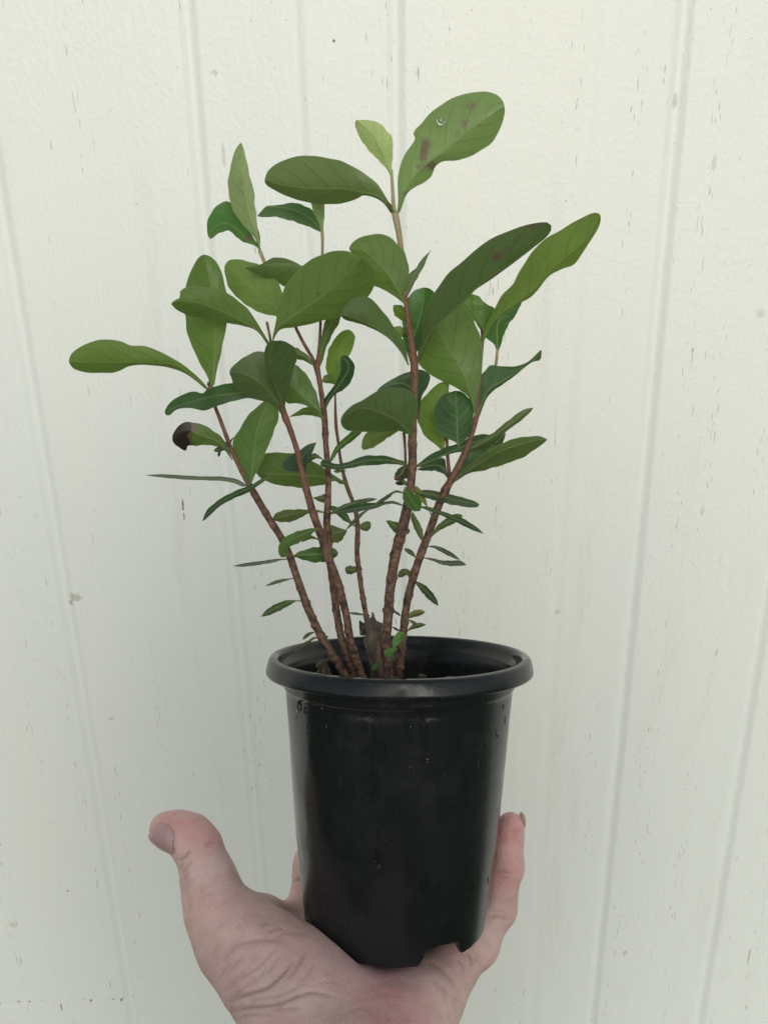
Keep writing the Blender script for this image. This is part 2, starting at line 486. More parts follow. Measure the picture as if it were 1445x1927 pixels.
# ------------------------------------------------------------------ ground in front of the wall
def ground():
    me = bpy.data.meshes.new('ground')
    n = 24
    vs = [(x, y, 0.0) for y in np.linspace(-30, WALL_Y + 0.02, n) for x in np.linspace(-30, 30, n)]
    fs = [(j * n + i, j * n + i + 1, (j + 1) * n + i + 1, (j + 1) * n + i) for j in range(n - 1) for i in range(n - 1)]
    me.from_pydata(vs, [], fs); me.update()
    tag(link('ground', me, mat_simple('mown_grass', (0.035, 0.055, 0.018), (0.070, 0.095, 0.035), 40, 0.9, 1.0, 0.02)), kind='structure')
ground()

# ------------------------------------------------------------------ pot
def pot_r(y):       # outer radius in pixels of the pot's body at photograph row y
    return float(np.interp(y, [1300, 1343, 1430, 1500, 1560, 1686, 1734], [211, 207, 200, 194, 188.5, 173, 167]))
def pot_cx(y):
    return float(np.interp(y, [1240, 1740], [751.5, 743.0]))
POT_BOTTOM = 1730.0

def pot():
    b = POT_BOTTOM
    prof = [  # r, y  outside going down, from the inner lip over the rim
        (208, 1305), (210, 1285), (211.5, 1270), (213, 1266), (215, 1260), (216, 1256), (222, 1252), (224.5, 1243), (226, 1236), (228, 1232.5),
        (231, 1231), (238, 1231.2), (241, 1232), (243, 1234), (244.4, 1237), (246.6, 1246), (248.3, 1254), (248.6, 1257.5), (247.8, 1260.5), (245.5, 1262.5), (242, 1263.3),
        (226, 1263.5), (219, 1265), (217, 1269), (217, 1279), (216.5, 1283), (214.5, 1287), (211.8, 1289.5), (210.4, 1294)]
    prof = [(r, y) for r, y in prof]
    for y in np.linspace(1302, b - 34, 30):
        prof.append((pot_r(y), y))
    for y in (b - 26, b - 18, b - 10, b - 5):
        prof.append((pot_r(y), y))
    prof += [(pot_r(b) - 0.5, b - 2), (pot_r(b) - 2, b), (pot_r(b) - 8, b), (pot_r(b) - 9.5, b - 2), (pot_r(b) - 10, b - 24), (pot_r(b) - 30, b - 26), (0.5, b - 26)]
    # inside: down from the lip to the soil
    inner = [(176, 1540), (186, 1500), (206, 1322)]
    prof = inner + prof
    N = 192
    bm = bmesh.new()
    rows = []
    notch = [R(a) for a in (28.5, 118.5, 208.5, 298.5)]
    rng = random.Random(5)
    for r, y in prof:
        row = []
        for i in range(N):
            a = 2 * math.pi * i / N
            yy = y
            if y > b - 30:
                for na in notch:
                    d = abs((a - na + math.pi) % (2 * math.pi) - math.pi)
                    w = min(1.0, max(0.0, (R(15.5) - d) / R(5.5))); w = w * w * (3 - 2 * w)
                    top = b - 30 + 6 * (d / R(14.5))**2
                    yy = min(yy, yy + (top - yy) * w) if yy > top else yy
            cx = pot_cx(y)
            rr = r * (1 + 0.0012 * math.sin(2 * a + 0.6))
            X = (cx - CX) * PX + rr * PX * math.sin(a)
            Z = -D0 + rr * PX * math.cos(a)
            Y = -(yy - CY) * PX
            row.append(bm.verts.new(W((X, Y, Z))))
        rows.append(row)
    for j in range(len(rows) - 1):
        for i in range(N):
            k = (i + 1) % N
            bm.faces.new((rows[j][i], rows[j + 1][i], rows[j + 1][k], rows[j][k]))
    bmesh.ops.recalc_face_normals(bm, faces=bm.faces)
    base = P(743, b, 0)
    me = bpy.data.meshes.new('plant_pot')
    M = Matrix.Translation(base) @ CAM_ROT.to_4x4()
    bm.transform(M.inverted())
    bm.to_mesh(me); bm.free()
    o = link('plant_pot', me, M_POT)
    o.matrix_world = M
    tag(o, 'wet black plastic nursery pot with rolled rim held up on a palm', 'pot')
    return o
POT = pot()

def surf_pot(px, py, lift=0.0):       # front of the pot's body under photograph pixel
    dx = px - pot_cx(py)
    r = pot_r(py) + lift
    z = math.sqrt(max(0.0, r * r - dx * dx))
    # pixel is projective: solve for the point at that depth
    for _ in range(6):
        d = D0 - z * PX
        X = (px - CX) / F * d / PX + CX
        Y = (py - CY) / F * d / PX + CY
        dx = X - pot_cx(Y); r = pot_r(Y) + lift
        z = math.sqrt(max(0.0, r * r - dx * dx))
    d = D0 - z * PX
    p = W(camv(px, py, d))
    n = CAM_ROT @ Vector((dx, 0, z)).normalized()
    return p, n

def droplets():
    bm = bmesh.new()
    rng = random.Random(11)
    spots = [(562, 1330, 8, 1.3), (573, 1337, 6, 1.2), (950, 1355, 3.5, 3.2), (935, 1380, 4, 2.4), (924, 1417, 3.2, 2.6), (899, 1437, 2.4, 3),
             (804, 1430, 4, 1.2), (621, 1346, 2.6, 1), (655, 1355, 2.2, 1), (774, 1430, 1.8, 1), (699, 1344, 2, 1.6),
             (947, 1330, 3, 2), (918, 1655, 3.5, 3.0), (912, 1757, 3, 2.2), (578, 1600, 2.2, 3), (911, 1588, 2.2, 3), (848, 1503, 3.2, 1.5), (712, 1631, 4.5, .8),
             (702, 1627, 2, 1), (615, 1368, 3, 1.2), (558, 1352, 2.4, 2.4), (690, 1392, 1.6, 1)]
    for _ in range(46):
        y = 1320 + 380 * rng.random()**1.4
        x = pot_cx(y) + (pot_r(y) - 8) * rng.uniform(-1, 1)
        spots.append((x, y, rng.uniform(0.8, 2.4), rng.choice((1, 1, 1.3, 2.0))))
    for x, y, s, el in spots:
        p, n = surf_pot(x, y)
        up = CAM_ROT @ Vector((0, 1, 0))
        q = Matrix((n.cross(up) * -1, up, n)).transposed()
        m = Matrix.Translation(p) @ q.to_4x4() @ Matrix.Diagonal((s * PX, s * el * PX, s * 0.5 * PX, 1))
        bmesh.ops.create_icosphere(bm, subdivisions=2, radius=1.0, matrix=m)
    me = bpy.data.meshes.new('water_droplets')
    bm.to_mesh(me); bm.free()
    o = link('water_droplets', me, M_WATER)
    tag(o, 'tiny beads of water scattered over the side of the black pot', 'water drops', kind='stuff')
droplets()

def soil():
    bm = bmesh.new()
    rng = np.random.RandomState(4)
    rings = 22; N = 96
    y0 = 1320
    rows = []
    for j in range(rings + 1):
        row = []
        for i in range(N):
            a = 2 * math.pi * i / N
            r = 207.5 * j / rings
            x, z = r * math.sin(a), r * math.cos(a)
            h = 2.2 * math.sin(x * .07) * math.sin(z * .06 + 1) + rng.randn() * (1.3 if 0 < j < rings else 0)
            row.append(bm.verts.new(W(((751 - CX + x) * PX, -(y0 - h - CY) * PX, -D0 + z * PX))))
        rows.append(row)
    for j in range(rings):
        for i in range(N):
            k = (i + 1) % N
            bm.faces.new((rows[j][i], rows[j + 1][i], rows[j + 1][k], rows[j][k]))
    # crumbs
    for _ in range(260):
        a = rng.rand() * 6.283; r = 196 * math.sqrt(rng.rand())
        c = W(((751 - CX + r * math.sin(a)) * PX, -(y0 - 2 - CY) * PX, -D0 + r * math.cos(a) * PX))
        bmesh.ops.create_icosphere(bm, subdivisions=1, radius=(1.5 + 4 * rng.rand()**2) * PX, matrix=Matrix.Translation(c))
    me = bpy.data.meshes.new('potting_soil')
    bm.to_mesh(me); bm.free()
    tag(link('potting_soil', me, M_SOIL), 'dark damp potting soil filling the black pot', 'soil', kind='stuff')
soil()


# ------------------------------------------------------------------ plant
PLANT = empty('potted_shrub', P(725, 1301, 0))
tag(PLANT, 'young leggy shrub with reddish brown stems and glossy green leaves growing in black pot', 'shrub')

def stem(name, pts, young=(0.0, 0.6), label=None, bumps=True, seed=0):
    """pts: (px, py, radius px, depth px) from the soil up"""
    n = max(10, int(sum(math.dist(pts[i][:2], pts[i + 1][:2]) for i in range(len(pts) - 1)) / 3.2))
    s = spline(pts, n)
    rng = random.Random(seed + len(name) + int(pts[0][0]))
    NS = 14
    P3 = [P(x, y, z) for x, y, r, z in s]
    node_at = sorted(rng.uniform(0.03, 0.97) for _ in range(max(3, n // 9)))
    bm = bmesh.new(); rows = []; yv = []
    side0 = CAM_ROT @ Vector((1, 0, 0))
    lump = [[rng.gauss(0, 1) for _ in range(NS)] for _ in range(n)]
    for i in range(n):
        t = i / (n - 1)
        tan = (P3[min(i + 1, n - 1)] - P3[max(i - 1, 0)]).normalized()
        a = (side0 - tan * side0.dot(tan)).normalized()
        b = tan.cross(a)
        old = max(0.0, 1 - (young[0] + (young[1] - young[0]) * t) * 1.6)
        r = s[i][2] * PX * (1 - 0.17 * min(1.0, max(0.0, (s[i][1] - 990) / 160)))
        sw = 1.0
        for k, na in enumerate(node_at):
            sw += (0.075 if bumps else 0.04) * math.exp(-((t - na) * n / 1.3)**2)
        if i == n - 1: r *= 0.5
        row = []
        for j in range(NS):
            th = 2 * math.pi * j / NS
            rr = r * sw * (1 + old * 0.035 * lump[i][j] + 0.03 * math.sin(3 * th + i * .2))
            if bumps:
                for k, na in enumerate(node_at):
                    g = math.exp(-((t - na) * n / 1.1)**2) * max(0.0, math.cos(th - k * 2.4))**3
                    rr += r * 0.34 * old * g
            row.append(bm.verts.new(P3[i] + a * math.cos(th) * rr + b * math.sin(th) * rr))
            yv.append(young[0] + (young[1] - young[0]) * t)
        rows.append(row)
    for i in range(n - 1):
        for j in range(NS):
            k = (j + 1) % NS
            bm.faces.new((rows[i][j], rows[i][k], rows[i + 1][k], rows[i + 1][j]))
    bm.faces.new(rows[-1]); bm.faces.new(rows[0][::-1])
    me = bpy.data.meshes.new(name)
    bm.to_mesh(me); bm.free()
    attr(me, 'young', yv)
    o = link(name, me, M_STEM, PLANT)
    if label: o['label'] = label
    return o

ST = {}
ST['s1'] = stem('stem', [(668, 1306, 10, 20), (650, 1272, 9.5, 19), (628, 1236, 9.5, 18), (603, 1195, 9, 16), (576, 1135, 8.6, 14), (556, 1078, 7.6, 12), (545, 1045, 7.4, 12), (528, 1010, 6.8, 11),
    (506, 975, 6.5, 10), (481, 933, 6.6, 8), (458, 892, 4.6, 8), (440, 856, 4.0, 8), (428, 826, 3.7, 7), (415, 790, 3.6, 6), (405, 764, 3.3, 5), (394, 724, 3.2, 4)], (0.05, 0.55))
ST['s2'] = stem('stem', [(690, 1306, 10, 24), (680, 1271, 9.5, 25), (669, 1237, 9, 27), (658, 1199, 8.6, 29), (651, 1154, 8.4, 31), (640, 1110, 8.3, 33), (628, 1075, 8.2, 34), (616, 1045, 8, 36), (604, 1008, 7.4, 38),
    (590, 968, 7, 40), (578, 925, 6.6, 42), (569, 893, 5.8, 43), (560, 850, 4.8, 45), (546, 808, 5.2, 46), (535, 780, 5.6, 46), (527, 745, 3.6, 40), (517, 700, 3.6, 34), (508, 652, 4.2, 30)], (0.08, 0.62))
ST['s3'] = stem('stem', [(684, 1306, 9, 6), (664, 1263, 8.5, 5), (650, 1225, 8.4, 4), (641, 1195, 8.6, 3), (635, 1160, 8.2, 2), (629, 1118, 8, 2), (623, 1070, 7.8, 1), (618, 1026, 7.3, 0),
    (615, 985, 7, 0), (617, 950, 6.6, -1), (618, 905, 5.6, -2), (616, 870, 5.6, -3), (613, 830, 5.4, -4), (611, 792, 6, -5), (607, 755, 4.8, -6), (601, 715, 4.6, -7), (594, 682, 6.8, -8)], (0.0, 0.45))
ST['s4'] = stem('stem', [(708, 1306, 8, -40), (703, 1262, 7, -41), (697, 1225, 6.4, -42), (693, 1188, 6.6, -43), (688, 1154, 6, -44), (681, 1113, 5.6, -46), (676, 1078, 5.4, -48), (672, 1040, 5.2, -50), (673, 1000, 5, -52),
    (670, 966, 4.4, -54), (663, 942, 4, -55), (655, 921, 4.2, -56), (647, 895, 3.6, -58), (641, 866, 3, -60), (637, 835, 2.8, -62), (632, 795, 3.2, -64), (631, 745, 1.8, -66), (633, 722, 1.8, -67)], (0.05, 0.5))
ST['s5'] = stem('stem', [(733, 1306, 13, 36), (730, 1270, 12, 36), (728, 1235, 11, 36), (727, 1195, 10.5, 36), (731, 1150, 10.4, 36), (734, 1110, 10.2, 36), (741, 1060, 10.2, 37), (751, 1018, 10, 38), (762, 974, 9.6, 38),
    (771, 930, 8.2, 39), (774, 899, 7.6, 40), (776, 866, 7.6, 40), (776, 824, 8, 41), (779, 790, 5.4, 41), (780, 745, 6, 42), (780, 705, 7.2, 42), (778, 673, 6.8, 43), (773, 638, 5.4, 43), (767, 596, 4.6, 44), (762, 556, 4.4, 44)], (0.02, 0.55))
ST['s5b'] = stem('stem', [(762, 558, 4.4, 44), (760, 520, 4.6, 44), (754, 465, 5, 44), (749, 432, 5.6, 44), (744, 406, 6.4, 45), (741, 392, 4, 45), (739, 360, 3.0, 46), (736, 318, 2.6, 47)], (0.8, 1.0), bumps=False)
ST['s6'] = stem('stem', [(746, 1306, 10, 10), (749, 1271, 9, 10), (756, 1220, 8.6, 9), (761, 1168, 8.8, 8), (768, 1124, 8.6, 7), (780, 1078, 8.2, 6), (793, 1040, 8, 5), (806, 1006, 7.6, 4), (820, 965, 7.4, 3),
    (835, 928, 7.6, 2), (853, 895, 6.6, 1), (871, 860, 6, 0), (880, 840, 5, -1), (888, 816, 4.6, -2), (895, 788, 4.8, -3), (898, 762, 3, -4), (902, 720, 2.6, -6), (905, 680, 2.6, -8), (908, 640, 3.2, -10)], (0.02, 0.62))
ST['s6b'] = stem('branch', [(846, 902, 4, -12), (843, 870, 3.4, -16), (841, 840, 3.0, -20), (841, 790, 2.6, -26), (842, 722, 2.4, -30)], (0.4, 0.75), bumps=False)
ST['s5c'] = stem('branch', [(766, 900, 3.4, 8), (763, 870, 2.6, 4), (762, 840, 2.4, 0), (760, 812, 3.2, -4)], (0.4, 0.7), bumps=False)
ST['s3l'] = stem('branch', [(592, 682, 3.8, -8), (585, 669, 3.4, -9), (571, 645, 3.2, -11), (557, 617, 3.0, -13), (538, 580, 2.8, -45), (520, 545, 2.7, -60), (505, 510, 3, -70), (496, 489, 3.6, -74), (488, 470, 4.0, -76)], (0.42, 0.95), bumps=False)
ST['s3r'] = stem('branch', [(597, 682, 3.8, -10), (600, 662, 3.2, -12), (603, 616, 2.8, -17), (604, 560, 2.6, -24), (606, 500, 2.6, -30), (607, 460, 2.9, -33), (606, 430, 3.4, -35)], (0.45, 0.92), bumps=False)
ST['s8'] = stem('branch', [(897, 790, 2.4, -10), (912, 750, 2.4, -50), (926, 705, 2.4, -72), (933, 684, 2.8, -76), (936, 655, 2.8, -80)], (0.5, 0.95), bumps=False)
ST['bud1'] = stem('bud', [(510, 648, 2.4, 31), (507, 628, 2.2, 32), (502, 605, 2.8, 33)], (0.35, 0.35), bumps=False)
ST['bud2'] = stem('bud', [(907, 645, 2.4, 2), (907, 630, 2.6, 4), (905, 616, 2.0, 5)], (0.1, 0.1), bumps=False)
ST['bud3'] = stem('bud', [(392, 726, 2.4, 8), (393, 718, 2.0, 9)], (0.3, 0.3), bumps=False)

# colours of the leaves themselves (linear): young leaves pale, old ones dark
YOUNG, PALE, FRESH, MIDG, DEEP, DARK, BLUE = ((0.390, 0.520, 0.270), (0.225, 0.315, 0.175), (0.105, 0.205, 0.036), (0.084, 0.164, 0.038),
    (0.066, 0.132, 0.040), (0.052, 0.106, 0.038), (0.050, 0.100, 0.034))
OLIVE = (0.085, 0.105, 0.035)
leafcount = [0]

def leaf(par, base, tip, A, B, mid=None, z0=None, gx=0.0, gy=0.8, fold=0.25, bend=0.0, col=MIDG, side='u', spots=(), label=None, wave=1.2, name='leaf', roll=0.0):
    """A, B: traced edges base to tip; mid: midrib points; z0: depth of the base; gx, gy: how the blade leans in depth
    per pixel across and up; fold: how far the margins rise (side 't') or fall back (side 'u') from the midrib"""
    leafcount[0] += 1
    rng = random.Random(leafcount[0] * 13)
    N, K = 40, 9
    nx_ = (mid or [((A[0][0] + B[0][0]) / 2, (A[0][1] + B[0][1]) / 2)])[0]
    dl_ = max(1e-6, math.dist(base, nx_))
    base = (base[0] + (base[0] - nx_[0]) / dl_ * 6.0, base[1] + (base[1] - nx_[1]) / dl_ * 6.0)   # the stalk is rooted in the stem
    a = spline([base] + list(A) + [tip], N)
    b = spline([base] + list(B) + [tip], N)
    if mid is None:
        m = (a + b) / 2
    else:
        m = spline([base] + list(mid) + [tip], N)
    bx, by = base
    L = max(30.0, math.dist(base, tip))
    for e in (a, b):                      # margins of a real blade are never quite fair
        off = e - m
        w_ = np.linalg.norm(off, axis=1, keepdims=True)
        tt = np.linspace(0, 1, N)[:, None]
        p1, p2 = rng.uniform(0, 6.28), rng.uniform(0, 6.28)
        e += off / np.maximum(w_, 1e-6) * np.minimum(1, w_ / 12) * (0.7 * np.sin(tt * 27 + p1) + 0.5 * np.sin(tt * 47 + p2)) * np.sin(np.pi * tt)
    tg = np.gradient(m, axis=0); tg /= np.maximum(1e-6, np.linalg.norm(tg, axis=1, keepdims=True))
    nrm = np.column_stack([tg[:, 1], -tg[:, 0]])
    for e in (a, b):                      # the stalk keeps a thickness of its own
        off = e - m
        sd_ = np.sign((off * nrm).sum(1).mean()) or 1.0
        wmin = 1.5 * np.clip(1 - np.linspace(0, 1, N) * 1.6, 0, 1)
        thin = np.linalg.norm(off, axis=1) < wmin
        e[thin] = (m + nrm * (sd_ * wmin)[:, None])[thin]
    q1, q2 = rng.uniform(0, 6.28), rng.uniform(0, 6.28)
    ph = rng.uniform(0, 6.28)
    sg = -1.0 if side == 'u' else 1.0
    bm = bmesh.new(); rows = []
    U, V, Dm, BR = [], [], [], []
    for i in range(N):
        t = i / (N - 1)
        row = []
        for k in range(-K, K + 1):
            sv = k / K
            e = a[i] if k < 0 else b[i]
            w = abs(sv)
            x, y = m[i] * (1 - w) + e * w
            hw = math.dist(m[i], e)
            z = z0 + gx * (x - bx) + gy * (by - y) + sg * min(0.9, fold * 1.6) * hw * (w**1.4) + bend * L * t * t
            z += wave * w * w * math.sin(t * 9 + ph + (1.7 if k > 0 else 0)) * min(1.0, hw / 14)
            z += (1.3 * math.sin(t * 6.5 + q1 + 2.2 * sv) + 0.8 * math.sin(t * 12 + q2 - 3 * sv)) * math.sin(math.pi * t) * min(1.0, hw / 18)
            z += roll * hw * w * (1 if k > 0 else -1)
            # slight quilting of the blade between the side veins
            q = (t - 0.22 * w**1.25) * 6.5 + (0.45 if k > 0 else 0)
            z += 0.22 * sg * math.cos(2 * math.pi * (q - 0.5)) * w * (1 - w) * min(1.0, hw / 25)
            row.append(bm.verts.new(P(x, y, z)))
            U.append(t); V.append(sv); Dm.append(hw * w * PX)
            br = 0.0
            for sx, sy, sr, sk in spots:
                br = max(br, sk * math.exp(-((x - sx)**2 + (y - sy)**2) / (sr * sr)))
            BR.append(br)
        rows.append(row)
    for i in range(N - 1):
        for k in range(2 * K):
            bm.faces.new((rows[i][k], rows[i + 1][k], rows[i + 1][k + 1], rows[i][k + 1]))
    me = bpy.data.meshes.new(name)
    bm.to_mesh(me)
    # upper face of the blade = front of the mesh
    bm.faces.ensure_lookup_table()
    s = 0.0
    for f in bm.faces:
        f.normal_update()
        s += f.calc_area() * f.normal.dot((CAM_LOC - f.calc_center_median()).normalized())
    front = s > 0
    if (side == 't') != front:
        me.flip_normals()
    bm.free()
    attr(me, 'lu', U); attr(me, 'lv', V); attr(me, 'ld', Dm); attr(me, 'brown', BR)
    par = ST[par] if isinstance(par, str) else par
    o = link(name, me, M_LEAF, par)
    j = rng.uniform(0.90, 1.10)
    o.color = (col[0] * j, col[1] * j, col[2] * j, 1)
    if label: o['label'] = label
    return o

def blade(par, base, tip, w, mids=(), peak=0.55, wb=None, **kw):
    """simple leaf from its midrib and half widths (w one side, wb the other)"""
    if wb is None: wb = w
    m = spline([base] + list(mids) + [tip], 15)
    A, B = [], []
    for i in range(1, 14):
        t = i / 14
        d = m[i + 1] - m[i - 1]; d /= np.linalg.norm(d)
        n = np.array((d[1], -d[0]))
        f = (t / peak)**1.15 if t < peak else max(0.0, 1 - ((t - peak) / (1 - peak))**2.3)
        f = 0.10 + 0.90 * math.sin(min(1, f) * math.pi / 2) if t < peak else max(0.08, f)
        A.append(tuple(m[i] + n * w * f)); B.append(tuple(m[i] - n * wb * f))
    return leaf(par, base, tip, A, B, [tuple(p) for p in m[1:-1]], **kw)

# --- top of the tall stem
leaf('s5b', (742, 400), (498, 338), [(731.5, 380), (712, 349), (687, 327), (662, 312), (629, 299.5), (601.5, 294.5), (574, 293), (546, 297), (521, 308), (504.5, 321.6)],
     [(737, 403), (723, 384), (707, 373), (684.5, 368), (673, 373), (651, 381), (624, 385), (588, 382.5), (557, 375.6), (527, 363), (502, 349)],
     [(722, 379), (707, 368), (679, 362), (643, 355.5), (596, 355), (546, 351), (515, 344)], z0=46, gx=0.15, gy=0.75, fold=0.3, col=(0.090, 0.155, 0.052), side='u')
blade('s5b', (740, 396), (728, 379), 3, z0=50, col=MIDG, side='t')
leaf('s5b', (735, 330), (670, 226), [(727, 317.5), (707, 297), (687, 274.6), (675, 255), (668, 236)], [(737, 316), (739, 288), (738.5, 263.5), (729, 247), (715, 233), (695.6, 226)],
     [(729, 314), (716, 283), (698, 252), (682, 236)], z0=47, gy=0.5, fold=0.2, col=YOUNG, side='u', label='small pale young leaf at the shoot tip')
leaf('s5b', (747, 402), (949, 201), [(749, 380), (748, 341), (751, 319), (762, 291), (774, 272), (781, 262), (778, 248), (795, 230), (815, 208), (840, 190), (870, 178), (895, 173.5), (917, 172), (934, 178), (945, 188)],
     [(754, 396), (761, 374), (768, 362), (781.5, 352), (801, 342), (812, 330), (817.5, 315), (834, 304), (859, 302), (884, 294), (917, 276), (934, 255), (945, 231), (949.5, 213)],
     [(753, 380), (773, 341), (804, 308), (837, 283), (876, 250), (912, 225), (938, 206)], z0=46, gx=-0.1, gy=0.35, fold=0.28, col=(0.170, 0.285, 0.120), side='u',
     spots=[(800, 270, 11, 0.60), (799, 284, 11, 0.60), (796, 296, 11, 0.55), (788, 315, 9, 0.40), (806, 309, 9, 0.40), (815, 313, 9, 0.5), (885, 203, 14, 0.42), (874, 233, 12, 0.36), (860, 250, 10, 0.42), (765, 365, 9, 0.35)],
     label='large upright leaf with purple brown blotches and a water drop')
# --- left twig
leaf('s3l', (490, 470), (454, 268), [(484, 455), (471, 438), (455, 421), (439.5, 396), (430, 363), (431, 330), (438, 297), (446, 277)],
     [(489, 454), (485, 427), (481, 394), (478, 360), (471, 333), (464, 302), (459, 280)], [(482, 440), (468, 405), (459, 360), (454, 310)], z0=-72, gx=0.3, gy=0.3, fold=0.25, col=PALE, side='u', spots=[(452, 345, 8, 0.32)])
leaf('s3l', (486, 466), (396, 450), [(468, 432), (447, 394), (431, 380), (410, 385), (397, 402), (390, 421), (391, 441)], [(477, 461.5), (452, 452), (436, 437), (427, 435), (412, 439), (402, 447)],
     [(465, 452), (442, 428), (420, 420), (400, 432)], z0=-76, gy=-0.7, fold=0.25, col=(0.075, 0.190, 0.042), side='t', spots=[(468, 448, 9, .5)])
blade('s3l', (488, 472), (484, 428), 4, z0=-82, gy=0.2, col=OLIVE, side='u')
# --- centre twig
leaf('s3r', (605, 436), (484, 407), [(597, 410), (585, 394), (566, 384), (545, 382), (521, 386), (502, 388), (492, 397)], [(601, 436), (588, 430), (565, 421), (535, 412), (515, 408), (498, 409)],
     [(600, 428), (580, 409), (550, 395), (515, 389), (497, 396)], z0=-35, gy=-0.6, fold=0.35, col=(0.080, 0.175, 0.055), side='t')
leaf('s3r', (606, 445), (585, 378), [(600, 420), (590, 400)], [(609, 425), (611, 395), (606, 375)], z0=-37, gy=0.3, col=PALE, side='u')
# --- big leaves of the upper crown
leaf('s2', (512, 645), (680, 487), [(514.5, 627), (519, 608), (524, 577), (535, 544), (549, 522), (568.5, 501), (591, 486), (615.6, 475), (638, 471.6), (657, 473.5), (672, 481)],
     [(521, 628), (530, 619), (555, 616), (582, 610.5), (604.5, 603.6), (632, 599.5), (654, 591), (674, 577), (693, 558), (704, 538), (705, 518), (697, 500), (687, 491)],
     [(521, 619), (541, 602), (571, 583), (610, 555), (646, 522)], z0=32, gx=0.12, gy=0.55, fold=0.22, col=(0.085, 0.165, 0.036), side='u', bend=-0.05)
leaf('s2', (506, 645), (322, 572), [(498, 630), (488, 613), (471.6, 588), (449.5, 566), (424.6, 550), (397, 541), (369, 538.6), (350, 541), (339, 549), (339, 560), (329, 565)],
     [(503, 648), (491, 631), (477, 619), (455, 613), (427, 608), (399.6, 602), (372, 597), (350, 592), (333, 583)],
     [(488, 626), (455, 605), (416, 586), (377.5, 572), (341.5, 566)], z0=30, gx=-0.12, gy=0.7, fold=0.3, col=MIDG, side='u')
leaf('s1', (398, 728), (383, 479), [(393, 716), (388.6, 705), (377.5, 685), (365, 660), (354, 630), (348.4, 597), (347.6, 566), (350, 536), (359.5, 511), (372, 487)],
     [(404, 722), (408, 699), (415, 669), (422, 638), (427, 608), (429, 580), (426, 552), (423, 536), (417.6, 511), (408, 494), (395, 482)],
     [(402, 713), (404, 658), (404, 605), (398, 547), (389, 500)], z0=5, gy=0.12, gx=0.2, fold=0.3, col=(0.092, 0.190, 0.036), side='u')
leaf('s1', (391, 731), (130, 681), [(377, 713.5), (355, 694), (327, 675), (294, 658), (266, 651), (245, 649), (230, 643), (205, 639), (175, 642), (150, 654), (134, 667)],
     [(388, 733), (371, 718.5), (349, 703), (321.5, 693), (294, 688), (266, 687), (244, 689), (227, 697), (208, 702), (183, 702), (158, 700), (138, 693)],
     [(371, 715.5), (335, 689), (294, 683.5), (238, 681.5), (183, 682), (150, 682)], z0=6, gx=-0.08, gy=0.85, fold=0.3, col=(0.098, 0.190, 0.038), side='u')
leaf('s3l', (545, 602), (423, 500), [(535, 560), (525, 534), (510, 520), (493, 502), (471.6, 493), (449.5, 488), (431, 490)], [(530, 600), (517, 595), (499, 591), (477, 583), (458, 569), (441, 555), (429, 536), (423, 513)],
     [(516, 577), (480, 550), (455, 525), (435, 506)], z0=-20, gy=0.0, gx=0.45, fold=0.15, col=(0.125, 0.225, 0.060), side='u')
leaf('s3r', (603, 562), (459, 504), [(585, 520), (566, 500), (549, 490), (527, 485), (510, 486), (492, 497), (474, 501)], [(595, 565), (572, 552), (545, 541), (532, 537), (508, 526), (480, 515)],
     [(580, 512), (563, 498.5), (521, 496.8), (494, 499.5)], z0=-8, gy=-0.25, fold=0.9, col=DEEP, side='u')
leaf('s5', (759, 568), (657, 468), [(760, 547), (766, 544), (769.5, 519), (769, 500), (762, 478), (751, 462), (735, 447), (718, 441), (693, 442), (673.5, 449), (661, 459)],
     [(753, 566), (742, 558), (723, 545.5), (705, 538.6), (695, 522), (676, 491.5), (660, 474)], [(745, 541), (728.6, 513.7), (706, 489), (681.5, 471)], z0=48, gx=0.1, gy=0.25, fold=0.15, col=(0.080, 0.165, 0.034), side='u')
leaf('s5', (764, 562), (812, 470), [(766, 541), (770, 516), (782.6, 504), (795, 486)], [(770, 552), (784, 525), (798, 500), (806, 480)], z0=40, gx=-1.2, gy=-0.2, fold=0.3, col=(0.10, 0.155, 0.085), side='u')
leaf('s5', (786, 678), (1037, 424), [(790, 655), (794, 630), (795, 605), (803, 574.6), (820, 545.5), (848, 511), (889, 475), (912, 457), (945, 439), (978, 427), (1006, 420), (1028, 418)],
     [(789, 680), (798, 660), (812, 630), (834, 602), (861, 579), (889, 551), (895, 545), (939, 515), (978, 486), (1006, 464), (1025, 449), (1036, 435)],
     [(795, 655), (812, 624), (839, 597), (875, 563.5), (906, 533), (950, 503), (989, 475), (1024, 443)], z0=46, gx=0.25, gy=0.75, fold=0.35, col=DARK, side='u',
     spots=[(937, 482, 8, 0.85), (930, 486, 6, .8), (952, 468, 7, 0.52), (972, 452, 7, 0.5), (980, 443, 5, .5), (1000, 424, 13, 0.50), (1025, 420, 10, 0.5)], label='long dark leaf with brown blotch pointing up right')
leaf('s6', (908, 646), (1128.5, 403), [(907, 634), (914, 614), (928, 586), (942, 558), (958, 541), (967, 532), (989, 490), (1017, 457), (1050, 435), (1083, 416), (1111, 402), (1124, 400)],
     [(911, 642), (922, 618), (939, 598), (961, 583), (980, 569), (997, 561), (1011, 547), (1033, 519), (1058, 506), (1078, 500), (1091.5, 482), (1108, 457), (1125, 430), (1130, 413)],
     [(917, 622), (939, 593.5), (972, 570), (1008, 539.5), (1022, 522), (1053, 493), (1089, 463), (1111, 438)], z0=2, gx=0.15, gy=0.55, fold=0.35, col=(0.135, 0.235, 0.048), side='u', label='long light green leaf pointing up right')
